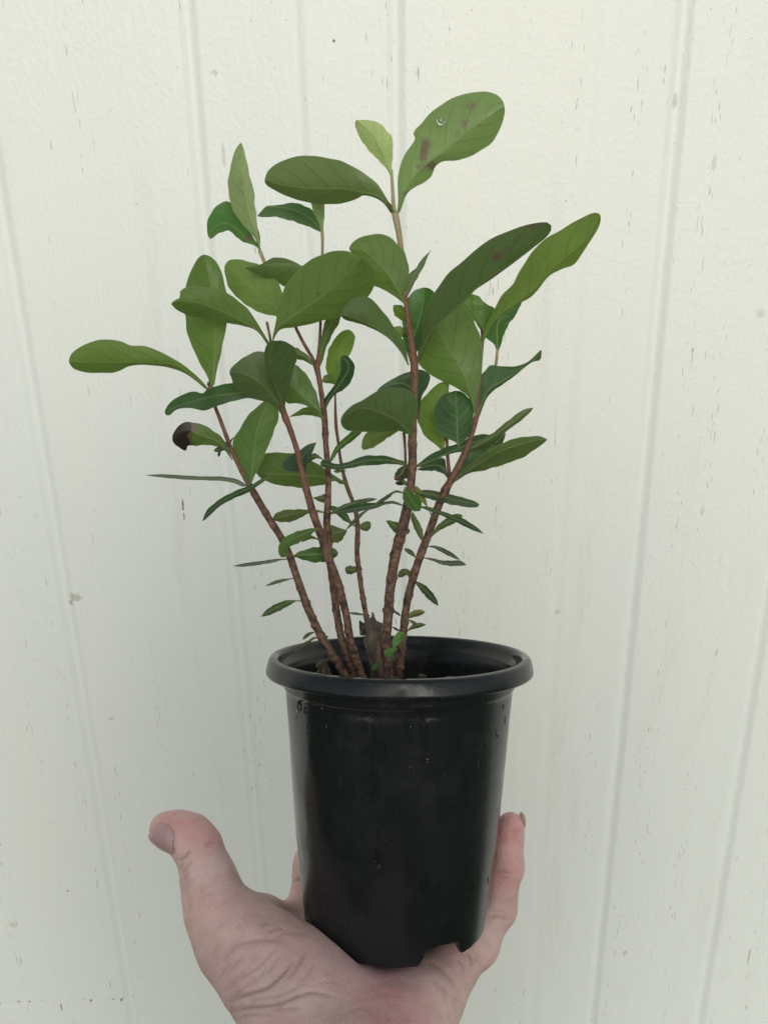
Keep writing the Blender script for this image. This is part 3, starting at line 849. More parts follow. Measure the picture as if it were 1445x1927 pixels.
leaf('s5', (766, 682), (640, 592), [(762, 649), (753.5, 633), (737, 608), (720, 586), (698, 562), (670, 560), (650, 575)], [(764, 680), (753.5, 661), (742.5, 648), (723, 631), (695, 616), (668, 607), (648, 601)],
     [(753, 660), (731, 636), (701, 613), (657, 596)], z0=36, gx=-0.1, gy=0.6, fold=0.3, col=DEEP, side='u')
leaf('s5', (772, 674), (797, 541), [(759, 644), (757.7, 616), (759, 588), (769, 558), (781, 546)], [(786, 660), (806, 630), (820, 590), (818.5, 555), (808, 543)], [(777, 640), (790, 600), (797, 565)],
     z0=14, gy=-0.1, gx=0.3, fold=0.15, col=(0.060, 0.150, 0.030), side='t')
blade('s5', (772, 606), (740, 574), 12, z0=10, gy=0.3, col=FRESH, side='u')
blade('s5', (772, 634), (740, 616), 9, z0=10, gy=0.3, col=FRESH, side='u')
# --- right crown
leaf('s6', (893, 778), (813, 592), [(890.5, 771), (883.6, 752), (875, 741), (845, 723), (817, 710), (798, 696), (788, 682.5), (785, 660), (790, 630), (800, 605)],
     [(896, 760), (901.6, 727), (907, 691), (908.5, 669), (904, 638), (897, 616), (884, 588), (866, 573), (840, 576), (822, 584)],
     [(886.4, 749), (875, 710), (859, 682.5), (839, 649), (822, 615)], z0=8, gx=0.2, gy=0.10, fold=0.16, col=(0.076, 0.165, 0.032), side='u')
leaf('s6', (910, 630), (862, 562), [(924, 598), (929, 580), (911, 569), (900, 557), (884, 552), (870, 554)], [(904, 622), (885, 594), (866, 576)], [(906, 610), (884, 580)], z0=-14, gy=-0.2, fold=0.2, col=FRESH, side='t')
leaf('s8', (935, 660), (985, 556), [(930, 649), (917, 638), (912, 627), (925, 600), (950, 575)], [(940, 655), (947, 633), (955.5, 613), (971, 591), (981, 570)], [(935, 644), (937.6, 605), (958, 578)],
     z0=-80, gy=0.2, gx=-0.3, fold=0.35, col=(0.062, 0.145, 0.042), side='t')
leaf('s6', (900, 776), (1019, 661), [(901.6, 743), (903, 713), (912.7, 696), (922, 687.5), (944.5, 689.5), (975, 688), (994, 680), (1008, 667), (1018, 657.6)],
     [(903, 773), (912.7, 755), (922, 741), (944.5, 724), (969, 707), (986, 692), (1002.6, 681), (1016, 677)], [(906, 762), (918, 735), (945, 717), (975, 700), (995, 685)], z0=-3, gx=-0.1, gy=-0.45, fold=0.3, col=(0.058, 0.120, 0.045), side='t',
     label='dark leaf with ragged curled tip')
leaf('s6', (862, 836), (857, 735), [(858, 833), (839, 824), (823, 810), (816, 788), (820, 763), (834, 743)], [(874, 829), (885, 818), (889, 796), (890.5, 768), (883.6, 752), (870, 738)], [(860, 805), (859, 770)],
     z0=10, gy=-0.3, fold=0.12, col=(0.048, 0.112, 0.036), side='t')
leaf('s6b', (834, 845), (836, 718), [(820, 837.5), (803, 824), (791, 807), (787, 782), (789.5, 760), (806, 738), (824, 722)], [(839, 820), (840, 800), (838, 770), (843, 740), (845, 723)], [(832, 815), (826, 775), (831, 740)],
     z0=-26, gy=0.1, fold=0.25, col=FRESH, side='u')
# --- centre
leaf('s5', (773, 820), (641, 793), [(778, 799), (785, 768), (784, 749), (773, 738), (751, 729.6), (728.6, 729.6), (709, 736.5), (681.5, 753), (659, 765.6), (644, 782)],
     [(764.6, 816), (751, 811), (717.5, 813), (690, 812.5), (659, 811), (645, 804)], [(762, 806), (742.5, 789), (709, 774), (681.5, 768), (655, 779)], z0=50, gx=-0.1, gy=0.75, fold=0.2, col=DARK, side='u')
leaf('s5', (787, 790), (709, 735), [(775, 770), (748, 752), (722, 740)], [(793, 749), (803, 730), (810, 710), (803, 699), (789, 696), (765, 700.5), (735, 715), (718, 726)], [(782, 745), (760, 722), (730, 726)],
     z0=16, gy=-0.5, fold=0.2, col=(0.045, 0.085, 0.045), side='t')
leaf('s2', (533, 772), (520, 641), [(528, 757), (519, 735), (508, 710), (501, 688), (497, 666), (502, 649), (511, 641.6)], [(537, 760), (541, 741), (548, 716), (555, 688), (559.6, 669), (556, 655), (543.6, 646.5), (531, 641)],
     [(526, 745), (513, 715), (506, 685), (511, 655)], z0=58, gy=0.8, gx=0.1, fold=0.25, col=DARK, side='u')
leaf('s2', (528, 768), (432, 702), [(534, 740), (528, 705), (512, 672), (494, 662), (477, 663), (460.5, 671.5), (444, 684), (434, 694)], [(521, 763.5), (499, 754), (477, 746), (455, 738), (441, 727), (435.6, 711)],
     [(515, 748), (490, 720), (455, 702)], z0=42, gy=0.40, fold=0.2, col=DARK, side='u', spots=[(433, 706, 6, .5)])
leaf('s2', (528, 776), (310, 776), [(521, 760), (494, 735), (466, 722), (438, 721), (411, 725), (394, 729.6), (382, 741), (369, 736.5), (352.6, 739), (330, 750), (315, 764)],
     [(516, 764), (494, 754.5), (466, 750), (438, 755), (411, 764), (383, 772), (355, 768), (332, 771), (321, 781), (313, 781.5)], [(494, 743), (438, 741), (383, 750), (341.5, 762)], z0=54, gx=-0.05, gy=-1.2, fold=0.3, wave=2.5,
     col=(0.050, 0.116, 0.038), side='t', label='glossy wet dark leaf drooping to the left')
leaf('s3', (605, 784), (520, 690), [(602, 763), (593.5, 735), (582, 713), (568.5, 695), (556, 687), (535, 684)], [(599, 777), (582, 766), (560, 759), (538, 757), (524, 730), (518, 706)], [(593.5, 765.6), (566, 743), (540, 715)],
     z0=6, gy=0.2, fold=0.15, col=(0.058, 0.135, 0.034), side='u')
leaf('s3', (589, 686), (520, 664), [(582, 672), (571, 662), (556, 654), (540, 652), (528, 656)], [(580, 683), (568.5, 677.5), (555, 676), (540, 676), (528, 672)], z0=-6, gy=0.7, fold=0.3, col=DEEP, side='u')
leaf('s3', (600, 690), (645, 568), [(597, 668), (603, 640), (612, 605), (628, 578)], [(607, 680), (614, 655), (627, 627), (640.5, 601)], z0=-14, gx=-0.4, gy=0.2, fold=0.2, col=(0.060, 0.125, 0.034), side='u')
leaf('s4', (634, 730), (655, 620), [(630, 724), (622.5, 716), (615.6, 705), (613.6, 685), (617, 663), (627, 641), (643, 624)], [(640, 718), (649, 699), (656, 671.5), (664, 655), (668, 635.5), (663, 624)],
     [(636, 713), (639, 685), (640, 655), (650, 634)], z0=-64, gy=0.1, gx=0.2, fold=0.2, col=(0.120, 0.235, 0.036), side='u', label='small bright yellow green leaf at centre')
leaf('s3', (613, 772), (642, 670), [(610, 752), (622, 735), (632, 720), (640, 702), (641, 685)], [(618, 760), (631, 742), (649, 732), (662.6, 713), (667.6, 695), (663, 679), (652, 669)], [(616, 755), (630, 735), (645, 715), (656, 695), (652, 680)],
     z0=0, gx=-0.2, gy=-0.3, fold=0.6, col=(0.045, 0.095, 0.042), side='t')
blade('s4', (632, 724), (606, 718), 9, mids=[(620, 713)], z0=-70, gy=0.3, col=MIDG, side='u')
leaf('s3', (604, 786), (543, 785), [(600, 777.5), (590.5, 766.5), (575, 766), (557, 776)], [(601, 785.5), (588, 782.5), (575, 781), (562, 782.5)], z0=-2, gy=1.2, fold=0.3, col=MIDG, side='u')
# --- left stem, lower
leaf('s1', (470, 912), (508, 752), [(462, 904), (453, 886), (442, 862), (438, 842), (438, 831), (449, 811), (464, 786), (480, 769), (496, 756)], [(474.5, 907), (479, 896), (491, 873), (502, 848), (511, 824), (522, 795), (524.5, 777.5), (519.6, 764)],
     [(472.5, 902), (476.5, 862), (484, 811), (495, 778)], z0=14, gy=0.15, gx=0.2, fold=0.25, col=(0.060, 0.135, 0.034), side='u')
leaf('s1', (434, 860), (325, 830), [(427, 836), (413, 819), (391, 803.5), (368.5, 795.5), (355, 794), (341, 798), (331, 808), (325, 820)], [(431, 855), (418, 844.5), (402, 838.5), (377, 838), (358, 839), (353, 840), (351, 847.5), (346, 847), (339, 843), (331, 838)],
     [(413, 833.5), (382, 820), (355, 811), (338, 816)], z0=10, gx=-0.1, gy=0.5, fold=0.25, col=(0.070, 0.140, 0.036), side='u', spots=[(330, 818, 22, 2.2), (341, 835, 16, 2.2), (346, 804, 16, 1.8), (356, 797, 9, 1.0)], label='leaf with scorched dark brown curled tip')
leaf('s1', (436, 828), (403, 850), [(425, 832), (412, 840), (404, 845)], [(430, 842), (420, 848), (412, 851)], z0=-6, gy=-1.0, fold=0.5, col=(0.055, 0.085, 0.05), side='t')
blade('s1', (415, 846), (411, 860), 2.5, z0=-4, gy=-0.5, col=(0.05, 0.05, 0.04), spots=[(412, 856, 8, 1)], side='t', label='shrivelled brown leaf tip')
leaf('s1', (463, 914), (272, 894), [(449, 903), (424, 897.5), (396, 896.5), (366, 896), (330, 893.5), (300, 892.5)], [(455, 915), (440, 909), (416, 905), (390, 904), (350, 902.5), (318, 900), (292, 897)], z0=6, gy=-3.2, fold=0.3, col=(0.045, 0.090, 0.045), side='t')
leaf('s1', (505, 897), (381, 981), [(494, 900), (484, 906), (470, 914), (452, 920), (430, 930), (410, 942), (393, 956), (385, 969)], [(500, 904), (487, 913), (472, 924), (455, 932), (432, 942), (414, 953), (398, 967), (388, 977)],
     z0=26, gy=-1.6, gx=-0.4, fold=0.4, col=(0.040, 0.092, 0.042), side='t', label='narrow glossy leaf crossing the left stem')
leaf('s4', (648, 908), (478, 884), [(634, 897.5), (613, 884), (590, 868), (553, 853.5), (526, 852), (500, 853), (486, 864)], [(640, 911), (630, 905), (613, 911), (593, 915), (564, 917.5), (531, 914), (504, 907), (489, 898)],
     [(632, 903), (600, 897), (562, 893.5), (522, 892.5), (495, 890)], z0=-50, gx=0.1, gy=0.55, fold=0.2, col=(0.062, 0.118, 0.034), side='u')
leaf('s2', (575, 894), (596, 832), [(560, 888), (537, 886), (532, 873), (544, 859), (564, 847), (579, 837)], [(576, 884), (579, 866), (588, 851)], [(571, 880), (566, 866), (582, 846)], z0=30, gy=-0.6, fold=0.3, col=(0.055, 0.100, 0.062), side='t')
leaf('s3', (609, 866), (573, 872), [(600, 857), (591, 853), (580, 857)], [(602, 863), (592, 864), (581, 871)], z0=-2, gy=-0.8, fold=0.3, col=BLUE, side='t')
leaf('s3', (622, 868), (685, 808), [(623, 858), (632.6, 839.5), (648, 824), (664, 811)], [(626, 866), (639, 848), (659, 833), (675, 819.6)], z0=-2, gx=-0.3, gy=-0.4, fold=0.8, col=(0.075, 0.150, 0.040), side='t')
leaf('s5', (766, 876), (603, 873), [(762, 869), (746.6, 864), (733, 859.5), (720, 857.5), (692, 857), (670, 863), (652.5, 870), (632.6, 873), (613, 866), (605, 867)],
     [(764, 877), (740, 873.5), (708, 875), (675, 878), (648, 883), (630, 883.5), (615, 881), (605, 878)], z0=42, gx=0.05, gy=-1.5, fold=0.3, col=(0.042, 0.100, 0.036), side='t')
blade('s4', (645, 886), (628, 887), 3.5, z0=-56, col=DEEP, side='t')
leaf('s5c', (752, 808), (680, 842), [(740, 800), (715, 800), (692, 812), (682, 828)], [(742.5, 816), (726, 826.5), (706.4, 840), (690, 846), (683, 846)], [(725, 815), (700, 828)], z0=-6, gy=0.6, fold=0.25, col=(0.105, 0.170, 0.055), side='u')
# --- right stem, middle
leaf('s5', (782, 878), (940, 823), [(793, 868), (813, 853), (842, 840.6), (870.6, 830.6), (890, 820), (908, 817), (923.7, 819)], [(802, 876), (831, 859.6), (864, 850.6), (897, 842), (919, 833), (932, 828)], [(815, 866), (860, 845), (905, 828)],
     z0=42, gx=-0.05, gy=-1.3, fold=0.35, col=(0.044, 0.098, 0.038), side='t')
leaf('s6', (842, 900), (784, 884), [(839, 878), (836, 862), (822, 864), (808.6, 868), (795, 877)], [(836, 893.5), (820, 886.5), (797.5, 886)], [(833, 880), (812, 876)], z0=-4, gy=-0.8, fold=0.25, col=(0.042, 0.095, 0.048), side='t')
leaf('s6', (857, 904), (951.5, 815), [(866, 882), (879, 852), (905, 838), (919, 830), (940, 819)], [(862, 903), (884, 888), (908, 873), (932.6, 853), (946, 833)], [(880, 878), (915, 850)], z0=6, gx=0.1, gy=-0.5, fold=0.2, col=(0.050, 0.108, 0.036), side='t')
leaf('s6', (860, 901), (1030, 827), [(878, 880), (905, 855), (946, 833), (970, 825), (997, 821), (1016, 821)], [(872, 896), (888, 889), (912.6, 885), (941.4, 876), (979, 863), (1003.4, 848), (1019, 837)], [(890, 880), (919, 862), (941.4, 849), (974.6, 838), (1005, 829)],
     z0=-2, gx=-0.1, gy=0.7, fold=0.25, col=(0.062, 0.112, 0.036), side='u')
leaf('s6', (884, 846), (1003, 767), [(900, 830), (923.7, 817), (941.4, 803), (963.6, 785), (986, 770.5)], [(905, 842), (930, 828), (951, 813), (966, 802), (983.5, 788.6), (999, 774)], z0=-6, gx=-0.2, gy=0.4, fold=0.3, col=(0.070, 0.110, 0.045), side='u')
leaf('s5', (783, 927), (902, 949), [(795, 922), (815, 923), (844, 929), (873, 937), (892.7, 943)], [(788, 931), (799.7, 937), (817.4, 941.4), (837.4, 947), (870.6, 953.5), (896, 955)], [(815, 931), (850, 940)], z0=20, gx=-0.45, gy=-1.2, fold=0.2, col=(0.055, 0.100, 0.045), side='t')
leaf('s5', (764, 922), (789, 962), [(757.6, 930), (761, 946), (771, 957), (780, 962)], [(775, 925), (787, 935), (793, 947), (792, 958)], z0=52, gy=-0.9, fold=0.2, col=(0.075, 0.165, 0.036), side='t', label='small bright leaf in front of the stem')
leaf('s6', (812, 971), (783, 914), [(806, 958), (797, 948), (784, 935), (778.7, 921)], [(807, 960), (804, 952), (802, 941), (794, 924)], z0=14, gy=0.1, fold=0.2, col=(0.150, 0.200, 0.040), side='u', label='small yellowing leaf')
leaf('s5', (790, 953), (910, 1005), [(802, 953), (817.4, 957), (846, 967), (870.6, 975.7), (888, 986), (902, 996)], [(798, 958), (815, 964.6), (839.6, 974), (861.7, 984.5), (884, 995.6), (898, 1001)], z0=40, gx=0.05, gy=-1.3, fold=0.4, col=(0.045, 0.100, 0.045), side='t')
leaf('s6', (811, 1010), (870, 969), [(822, 990), (837.4, 977), (853, 968), (863, 967)], [(826, 999), (844, 990), (862, 981), (869, 974)], z0=-2, gx=-0.2, gy=0.6, fold=0.2, col=(0.062, 0.108, 0.042), side='u')
leaf('s6', (795, 1018), (776, 962), [(786.4, 1008), (777.6, 990), (773, 973)], [(796.4, 1008), (794, 994.5), (786.4, 979)], z0=4, gy=0.2, gx=0.3, fold=0.25, col=(0.058, 0.100, 0.040), side='u')
leaf('s5', (758, 1006), (726, 980), [(752, 986), (740, 981), (732, 979)], [(744, 1003), (735.5, 994.5), (729, 985)], z0=26, gy=0.4, col=(0.052, 0.092, 0.042), side='u')
blade('s5', (758, 1004), (771, 996), 6, z0=20, gy=0.4, col=DEEP, side='u')
leaf('s5', (762, 930), (704, 949), [(752, 923.5), (742, 923.5), (729, 931), (715, 940)], [(752, 927.5), (742, 928), (732, 937), (718, 946)], z0=44, gy=-1.2, fold=0.4, col=(0.050, 0.100, 0.042), side='t')
leaf('s5', (762, 953), (626, 967), [(750, 946), (738, 942.5), (725.6, 944), (706, 946), (686, 947), (664, 952), (641, 957)], [(752, 951), (738, 948), (724, 950), (708, 956), (686, 961), (663.6, 964.6), (642, 967)], z0=46, gx=-0.05, gy=-1.8, fold=0.4, wave=2,
     col=(0.040, 0.092, 0.042), side='t', label='narrow glossy leaf crossing in front of two stems')
leaf('s3', (621, 967), (711, 939), [(632, 957), (650, 948), (675, 940), (697, 937)], [(632, 966), (650, 958), (675, 950), (696, 944)], z0=-2, gx=0.1, gy=-0.8, col=(0.060, 0.105, 0.040), side='t')
leaf('s4', (669, 991), (621, 952), [(659, 978), (654, 967), (640, 957), (628, 952)], [(659, 986), (646, 979), (635, 969), (624, 960)], z0=-46, gx=0.2, gy=-0.5, col=(0.054, 0.105, 0.040), side='t')
blade('s4', (700, 955), (650, 998), 3.5, mids=[(680, 968)], z0=-70, gy=-1.5, fold=0.5, col=(0.07, 0.10, 0.07), side='t')
leaf('s4', (677, 991), (698, 984), [(681, 984.5), (687, 981.5), (694, 981)], [(682, 998), (690, 999.5), (697, 994)], z0=-50, gy=0.4, col=(0.070, 0.105, 0.060), side='u', label='tiny round leaf')
leaf('s3', (607, 964), (512.5, 976), [(598, 959.5), (584, 959.5), (564, 958.4), (537, 959.5), (520, 965.5)], [(600, 963.5), (588, 964), (575, 969), (557, 979), (535, 983), (518, 980)], [(585, 963), (550, 968), (528, 974)], z0=-2, gx=0.1, gy=0.7, fold=0.2, col=(0.070, 0.100, 0.042), side='u')
leaf('s3', (615, 940), (586, 937), [(611, 930), (604, 932), (594, 935)], [(610, 946), (600, 943.5), (592, 939)], z0=-4, gy=0.5, col=(0.060, 0.090, 0.045), side='u')
leaf('s3', (619, 1016), (654, 998), [(618, 996), (625, 988.5), (638, 993)], [(630, 1021.5), (641, 1019), (648, 1009)], z0=-8, gx=0.1, gy=0.5, col=(0.070, 0.100, 0.045), side='u')
leaf('s3', (618, 1014), (607, 995), [(609, 1008), (606, 1000)], [(616, 1002), (612, 994)], z0=-10, gy=0.4, col=(0.07, 0.10, 0.05), side='u')
leaf('s2', (598, 996), (527, 1047), [(588, 994), (579, 995), (555, 1001.5), (537.6, 1010), (526, 1024), (524, 1037)], [(592, 1000), (584, 1008), (570, 1017), (555, 1025), (543, 1031), (540, 1046), (532, 1049)], [(585, 1000), (560, 1011), (538, 1024), (531, 1036)],
     z0=52, gx=-0.05, gy=-1.0, fold=0.25, col=(0.095, 0.180, 0.040), side='t', label='small bright green leaf hooked over at the tip')
leaf('s2', (600, 1016), (566, 1020), [(592, 1010), (584, 1007.5), (574, 1012)], [(592, 1014.5), (582, 1015), (573, 1019)], z0=36, gy=-0.8, col=DEEP, side='t')
leaf('s1', (551, 1048), (637, 1041), [(558, 1041), (569, 1036), (593, 1029.5), (615, 1028), (631, 1033)], [(558, 1049), (569, 1053), (593, 1058.5), (616, 1056), (632, 1048)], z0=10, gy=-0.5, gx=-0.05, fold=0.15, col=(0.055, 0.125, 0.034), side='t')
leaf('s1', (541, 1052), (437, 1065), [(525, 1051.5), (513, 1052.7), (489, 1056), (461.5, 1059.6)], [(528, 1054.5), (517, 1058), (489, 1063), (458, 1066.6)], z0=8, gy=-2.5, col=(0.050, 0.090, 0.050), side='t')
blade('s1', (553, 1088), (499, 1103), 3.2, mids=[(525, 1094)], z0=8, gy=-2, col=(0.075, 0.105, 0.05), side='t')
leaf('s1', (565, 1131), (491, 1161), [(550, 1129), (537.6, 1130), (520, 1136), (502, 1147)], [(558, 1132), (545, 1139), (527, 1149), (506, 1158)], z0=12, gy=-0.9, col=(0.070, 0.125, 0.045), side='t')
blade('s1', (593, 1189), (569, 1204), 3.4, mids=[(580, 1194)], z0=12, gy=-1, col=(0.055, 0.095, 0.040), side='t')
leaf('s1', (602, 1199), (555, 1225), [(590, 1199), (580, 1205), (566, 1213)], [(594, 1202), (585, 1207), (576, 1218), (563, 1224)], z0=18, gy=-0.8, col=(0.058, 0.068, 0.030), side='t', label='withered olive leaf at the rim', spots=[(592, 1201, 8, .8)])
blade('s1', (604, 1201), (618, 1198), 3.5, z0=10, gy=-1, col=(0.05, 0.045, 0.03), side='t')
blade('s1', (616, 1241), (594, 1256), 5, mids=[(603, 1247)], z0=24, gy=-0.6, col=(0.075, 0.085, 0.050), side='t')
leaf('s4', (676, 1072), (649, 1072), [(668, 1066), (658, 1064.5), (651, 1067)], [(668, 1078), (659, 1081), (652, 1079)], z0=-48, gy=0.4, col=(0.065, 0.085, 0.050), side='u')
blade('s4', (674, 1073), (681, 1068), 4, z0=-56, col=OLIVE, side='u')
leaf('s6', (770, 1092), (748, 1084), [(773, 1080), (770, 1073), (759, 1070), (751, 1075)], [(767, 1083), (757, 1086), (751, 1087)], [(764, 1077), (756, 1079)], z0=2, gy=0.4, col=(0.068, 0.078, 0.048), side='u')
blade('s6', (783, 1050), (760, 1032), 4.5, mids=[(773, 1040)], z0=4, gy=-0.8, col=(0.065, 0.100, 0.05), side='t')
blade('s6', (801, 1028), (866, 1054), 4.5, mids=[(820, 1030), (845, 1042)], z0=2, gy=-1.6, col=(0.055, 0.092, 0.045), side='t')
leaf('s6', (798, 1050), (878, 1064), [(812, 1050), (828, 1054), (845, 1055), (862, 1054.5), (872, 1058)], [(812, 1055), (828, 1061.5), (845, 1065), (863, 1065)], z0=4, gy=-2, col=(0.048, 0.092, 0.045), side='t')
leaf('s6', (782, 1095), (825, 1140), [(794, 1098), (804, 1105), (815, 1117), (822, 1129)], [(786, 1104), (794, 1115), (806, 1128), (818, 1137)], z0=4, gy=-0.9, col=(0.052, 0.092, 0.042), side='t')
leaf('s6', (768, 1162), (800, 1151), [(773, 1152), (781, 1148), (792, 1147.5)], [(776, 1162), (786, 1160), (795, 1156)], z0=2, gy=-0.6, col=(0.130, 0.115, 0.030), side='t', label='small yellow brown leaf')
blade('s6', (768, 1166), (786, 1176), 3.0, z0=0, gy=-0.6, col=(0.12, 0.055, 0.03), side='t', label='small rusty leaf')
leaf('s6', (767, 1187), (802, 1175), [(773, 1178), (781, 1173), (792, 1172)], [(774, 1185), (786, 1182), (795, 1179)], z0=4, gy=-0.6, col=(0.058, 0.088, 0.038), side='t')
blade('s6', (756, 1160), (740, 1149), 2.5, z0=4, gy=-1, col=(0.05, 0.08, 0.045), side='t')
blade('s6', (756, 1190), (737, 1179), 2.2, z0=4, gy=-1, col=(0.05, 0.07, 0.04), side='t')
blade('s4', (690, 1158), (654, 1153), 2.4, mids=[(672, 1155)], z0=-44, gy=-1, col=(0.05, 0.075, 0.045), side='t')
leaf('s5', (741, 1223), (760, 1189), [(738, 1210), (741, 1198), (750, 1189)], [(748, 1215), (756, 1207), (760.5, 1197)], z0=48, gy=-0.3, fold=0.15, col=(0.085, 0.220, 0.040), side='t', label='tiny fresh green leaf low on the stem')
leaf('s5', (742, 1223), (722, 1231), [(737, 1219), (729, 1220), (723, 1225)], [(741, 1229), (734, 1236), (726, 1236)], z0=49, gy=-0.5, fold=0.15, col=(0.085, 0.220, 0.040), side='t')
blade('s5', (715, 1247), (701, 1262), 5.5, mids=[(707, 1254)], z0=50, gy=-0.5, col=(0.050, 0.150, 0.035), side='t')
# --- shrivelled remnants hanging by the stems
leaf('s5', (762, 880), (742, 903), [(752, 880), (745, 888), (742, 896)], [(765, 895), (757, 903), (748, 905)], z0=30, gy=-0.4, fold=0.4, col=(0.055, 0.075, 0.03), side='t', spots=[(745, 905, 8, 1.0)])
leaf('s5', (768, 912), (744, 896), [(760, 902), (750, 896)], [(764, 914), (754, 908)], z0=44, gy=-0.5, fold=0.3, col=BLUE, side='t')
blade('s5', (764, 910), (743, 909), 4, z0=34, gy=-0.4, col=(0.02, 0.02, 0.02), side='t', spots=[(750, 908, 20, 1.5)], label='blackened shrivelled leaf')
leaf('s4', (693, 1178), (677, 1195), [(684, 1172), (676, 1169)], [(694, 1185), (686, 1196)], z0=-30, gy=-0.3, col=(0.04, 0.045, 0.035), side='t')

# ------------------------------------------------------------------ things lying in the pot
def sheet(A, B, zf, mat, label, N=30, K=10):
    A, B = spline(A, N), spline(B, N)
    bm = bmesh.new(); rows = []
    for i in range(N):
        row = []
        for k in range(K + 1):
            u = k / K
            x, y = A[i] * (1 - u) + B[i] * u
            row.append(bm.verts.new(P(x, y, zf(i / (N - 1), u))))
        rows.append(row)
    for i in range(N - 1):
        for k in range(K):
            bm.faces.new((rows[i][k], rows[i + 1][k], rows[i + 1][k + 1], rows[i][k + 1]))
    me = bpy.data.meshes.new('dead_leaf'); bm.to_mesh(me); bm.free()
    o = link('dead_leaf', me, mat)
    md = o.modifiers.new('thickness', 'SOLIDIFY'); md.thickness = 0.0004
    return tag(o, label, 'dead leaf')

def husk():
    o = sheet([(708, 1312), (698, 1262), (690, 1228), (684, 1206), (689, 1190), (686, 1178), (694, 1166), (701, 1162)],
              [(722, 1312), (722, 1262), (722, 1228), (722, 1200), (718, 1186), (720, 1174), (709, 1170), (703, 1161)],
              lambda t, u: 4 - 9 * (2 * u - 1)**2 + 2.5 * math.sin(u * 17 + t * 4) - 26 * t + 3 * math.sin(t * 9), M_HUSK,
              'ragged grey dead leaf standing upright behind the thickest stem base')
    sheet([(718, 1316), (712, 1282), (704, 1250), (703, 1230), (711, 1209)], [(734, 1316), (726, 1282), (723, 1248), (721, 1228), (714, 1208)],
          lambda t, u: 52 - 14 * (2 * u - 1)**2 + 1.6 * math.sin(u * 22) - 10 * t, M_DEAD, 'narrow pointed brown dead leaf hugging the foot of the thickest stem')
    # its dry stalk
    sk = stem_like('stalk', [(701, 1164, 3.2, -14), (702, 1158, 2.6, -14), (701, 1152, 1.6, -14)], M_HUSK, o)
    # folded brown leaf by the left stem
    bm = bmesh.new(); rows = []
    for i in range(14):
        t = i / 13
        row = []
        for k in range(9):
            s = k / 8
            x = 590 + 36 * s - (1 - t) * 0 + (612 - (590 + 36 * s)) * t**1.3
            y = 1276 - 36 * t + 3 * math.sin(s * 3.1)
            z = 50 + 9 * (1 - t) * math.cos(s * 12) - 14 * abs(s - .5) - 22 * t
            row.append(bm.verts.new(P(x, y, z)))
        rows.append(row)
    for i in range(13):
        for k in range(8):
            bm.faces.new((rows[i][k], rows[i + 1][k], rows[i + 1][k + 1], rows[i][k + 1]))
    me = bpy.data.meshes.new('dead_leaf'); bm.to_mesh(me); bm.free()
    o = link('dead_leaf', me, M_DEAD)
    md = o.modifiers.new('thickness', 'SOLIDIFY'); md.thickness = 0.0005
    tag(o, 'pleated reddish brown dead leaf lying inside the pot by the leftmost stem', 'dead leaf')

def stem_like(name, pts, mat, par):
    s = spline(pts, 10); bm = bmesh.new(); rows = []
    for x, y, r, z in s:
        rows.append([bm.verts.new(P(x + r * math.cos(a), y, z + r * math.sin(a))) for a in [2 * math.pi * j / 8 for j in range(8)]])
    for i in range(9):
        for j in range(8):
            k = (j + 1) % 8
            bm.faces.new((rows[i][j], rows[i][k], rows[i + 1][k], rows[i + 1][j]))
    bm.faces.new(rows[-1]); bm.faces.new(rows[0][::-1])
    me = bpy.data.meshes.new(name); bm.to_mesh(me); bm.free()
    return link(name, me, mat, par)
husk()

def chip(pts, name, label):
    bm = bmesh.new()
    rng = random.Random(int(pts[0]))
    x, y, z, sx, sy = pts
    bmesh.ops.create_icosphere(bm, subdivisions=2, radius=1.0)
    for v in bm.verts:
        k = 1 + rng.uniform(-.3, .3)
        v.co = Vector((v.co.x * sx * k, v.co.y * sy * k, v.co.z * sx * .6)) * PX
    bm.transform(Matrix.Translation(P(x, y, z)) @ CAM_ROT.to_4x4())
    me = bpy.data.meshes.new(name); bm.to_mesh(me); bm.free()
    tag(link(name, me, M_CHIP), label, 'bark chip')
chip((794, 1274, -40, 9, 6), 'bark_chip', 'small pale bark chip on the soil right of the stems')
chip((849, 1276, 30, 14, 3), 'bark_chip', 'thin reddish bark sliver on the soil near the front rim')

def drop_on_leaf():
    bm = bmesh.new()
    bmesh.ops.create_uvsphere(bm, u_segments=24, v_segments=14, radius=1.0)
    q = CAM_ROT.to_4x4()
    zb = 46 - 0.1 * (830 - 747) + 0.35 * (402 - 226) - 6
    bm.transform(Matrix.Translation(P(830, 226, zb)) @ q @ Matrix.Diagonal((8 * PX, 8 * PX, 3.2 * PX, 1)))
    me = bpy.data.meshes.new('water_drop'); bm.to_mesh(me); bm.free()
    tag(link('water_drop', me, M_WATER), 'single round clear water drop clinging to the tallest leaf', 'water drop')
drop_on_leaf()

# ------------------------------------------------------------------ the hand that holds the pot
def mm(px, py, z):             # photograph pixel + millimetres nearer than the pot's axis -> camera axes, mm
    d = 360.0 - z
    return np.array(((px - CX) / F * d, -(py - CY) / F * d, z))

def blend_caps(pts, caps):
    d = None
    for a, b, ra, rb, k in caps:
        ab = b - a
        h = np.clip(((pts - a) @ ab) / max(1e-9, ab @ ab), 0, 1)
        c = np.linalg.norm(pts - a - h[:, None] * ab, axis=1) - (ra + (rb - ra) * h)
        if d is None:
            d = c
        else:
            e = np.clip(k - np.abs(d - c), 0, None) / k
            d = np.minimum(d, c) - e * e * k * 0.25
    return d

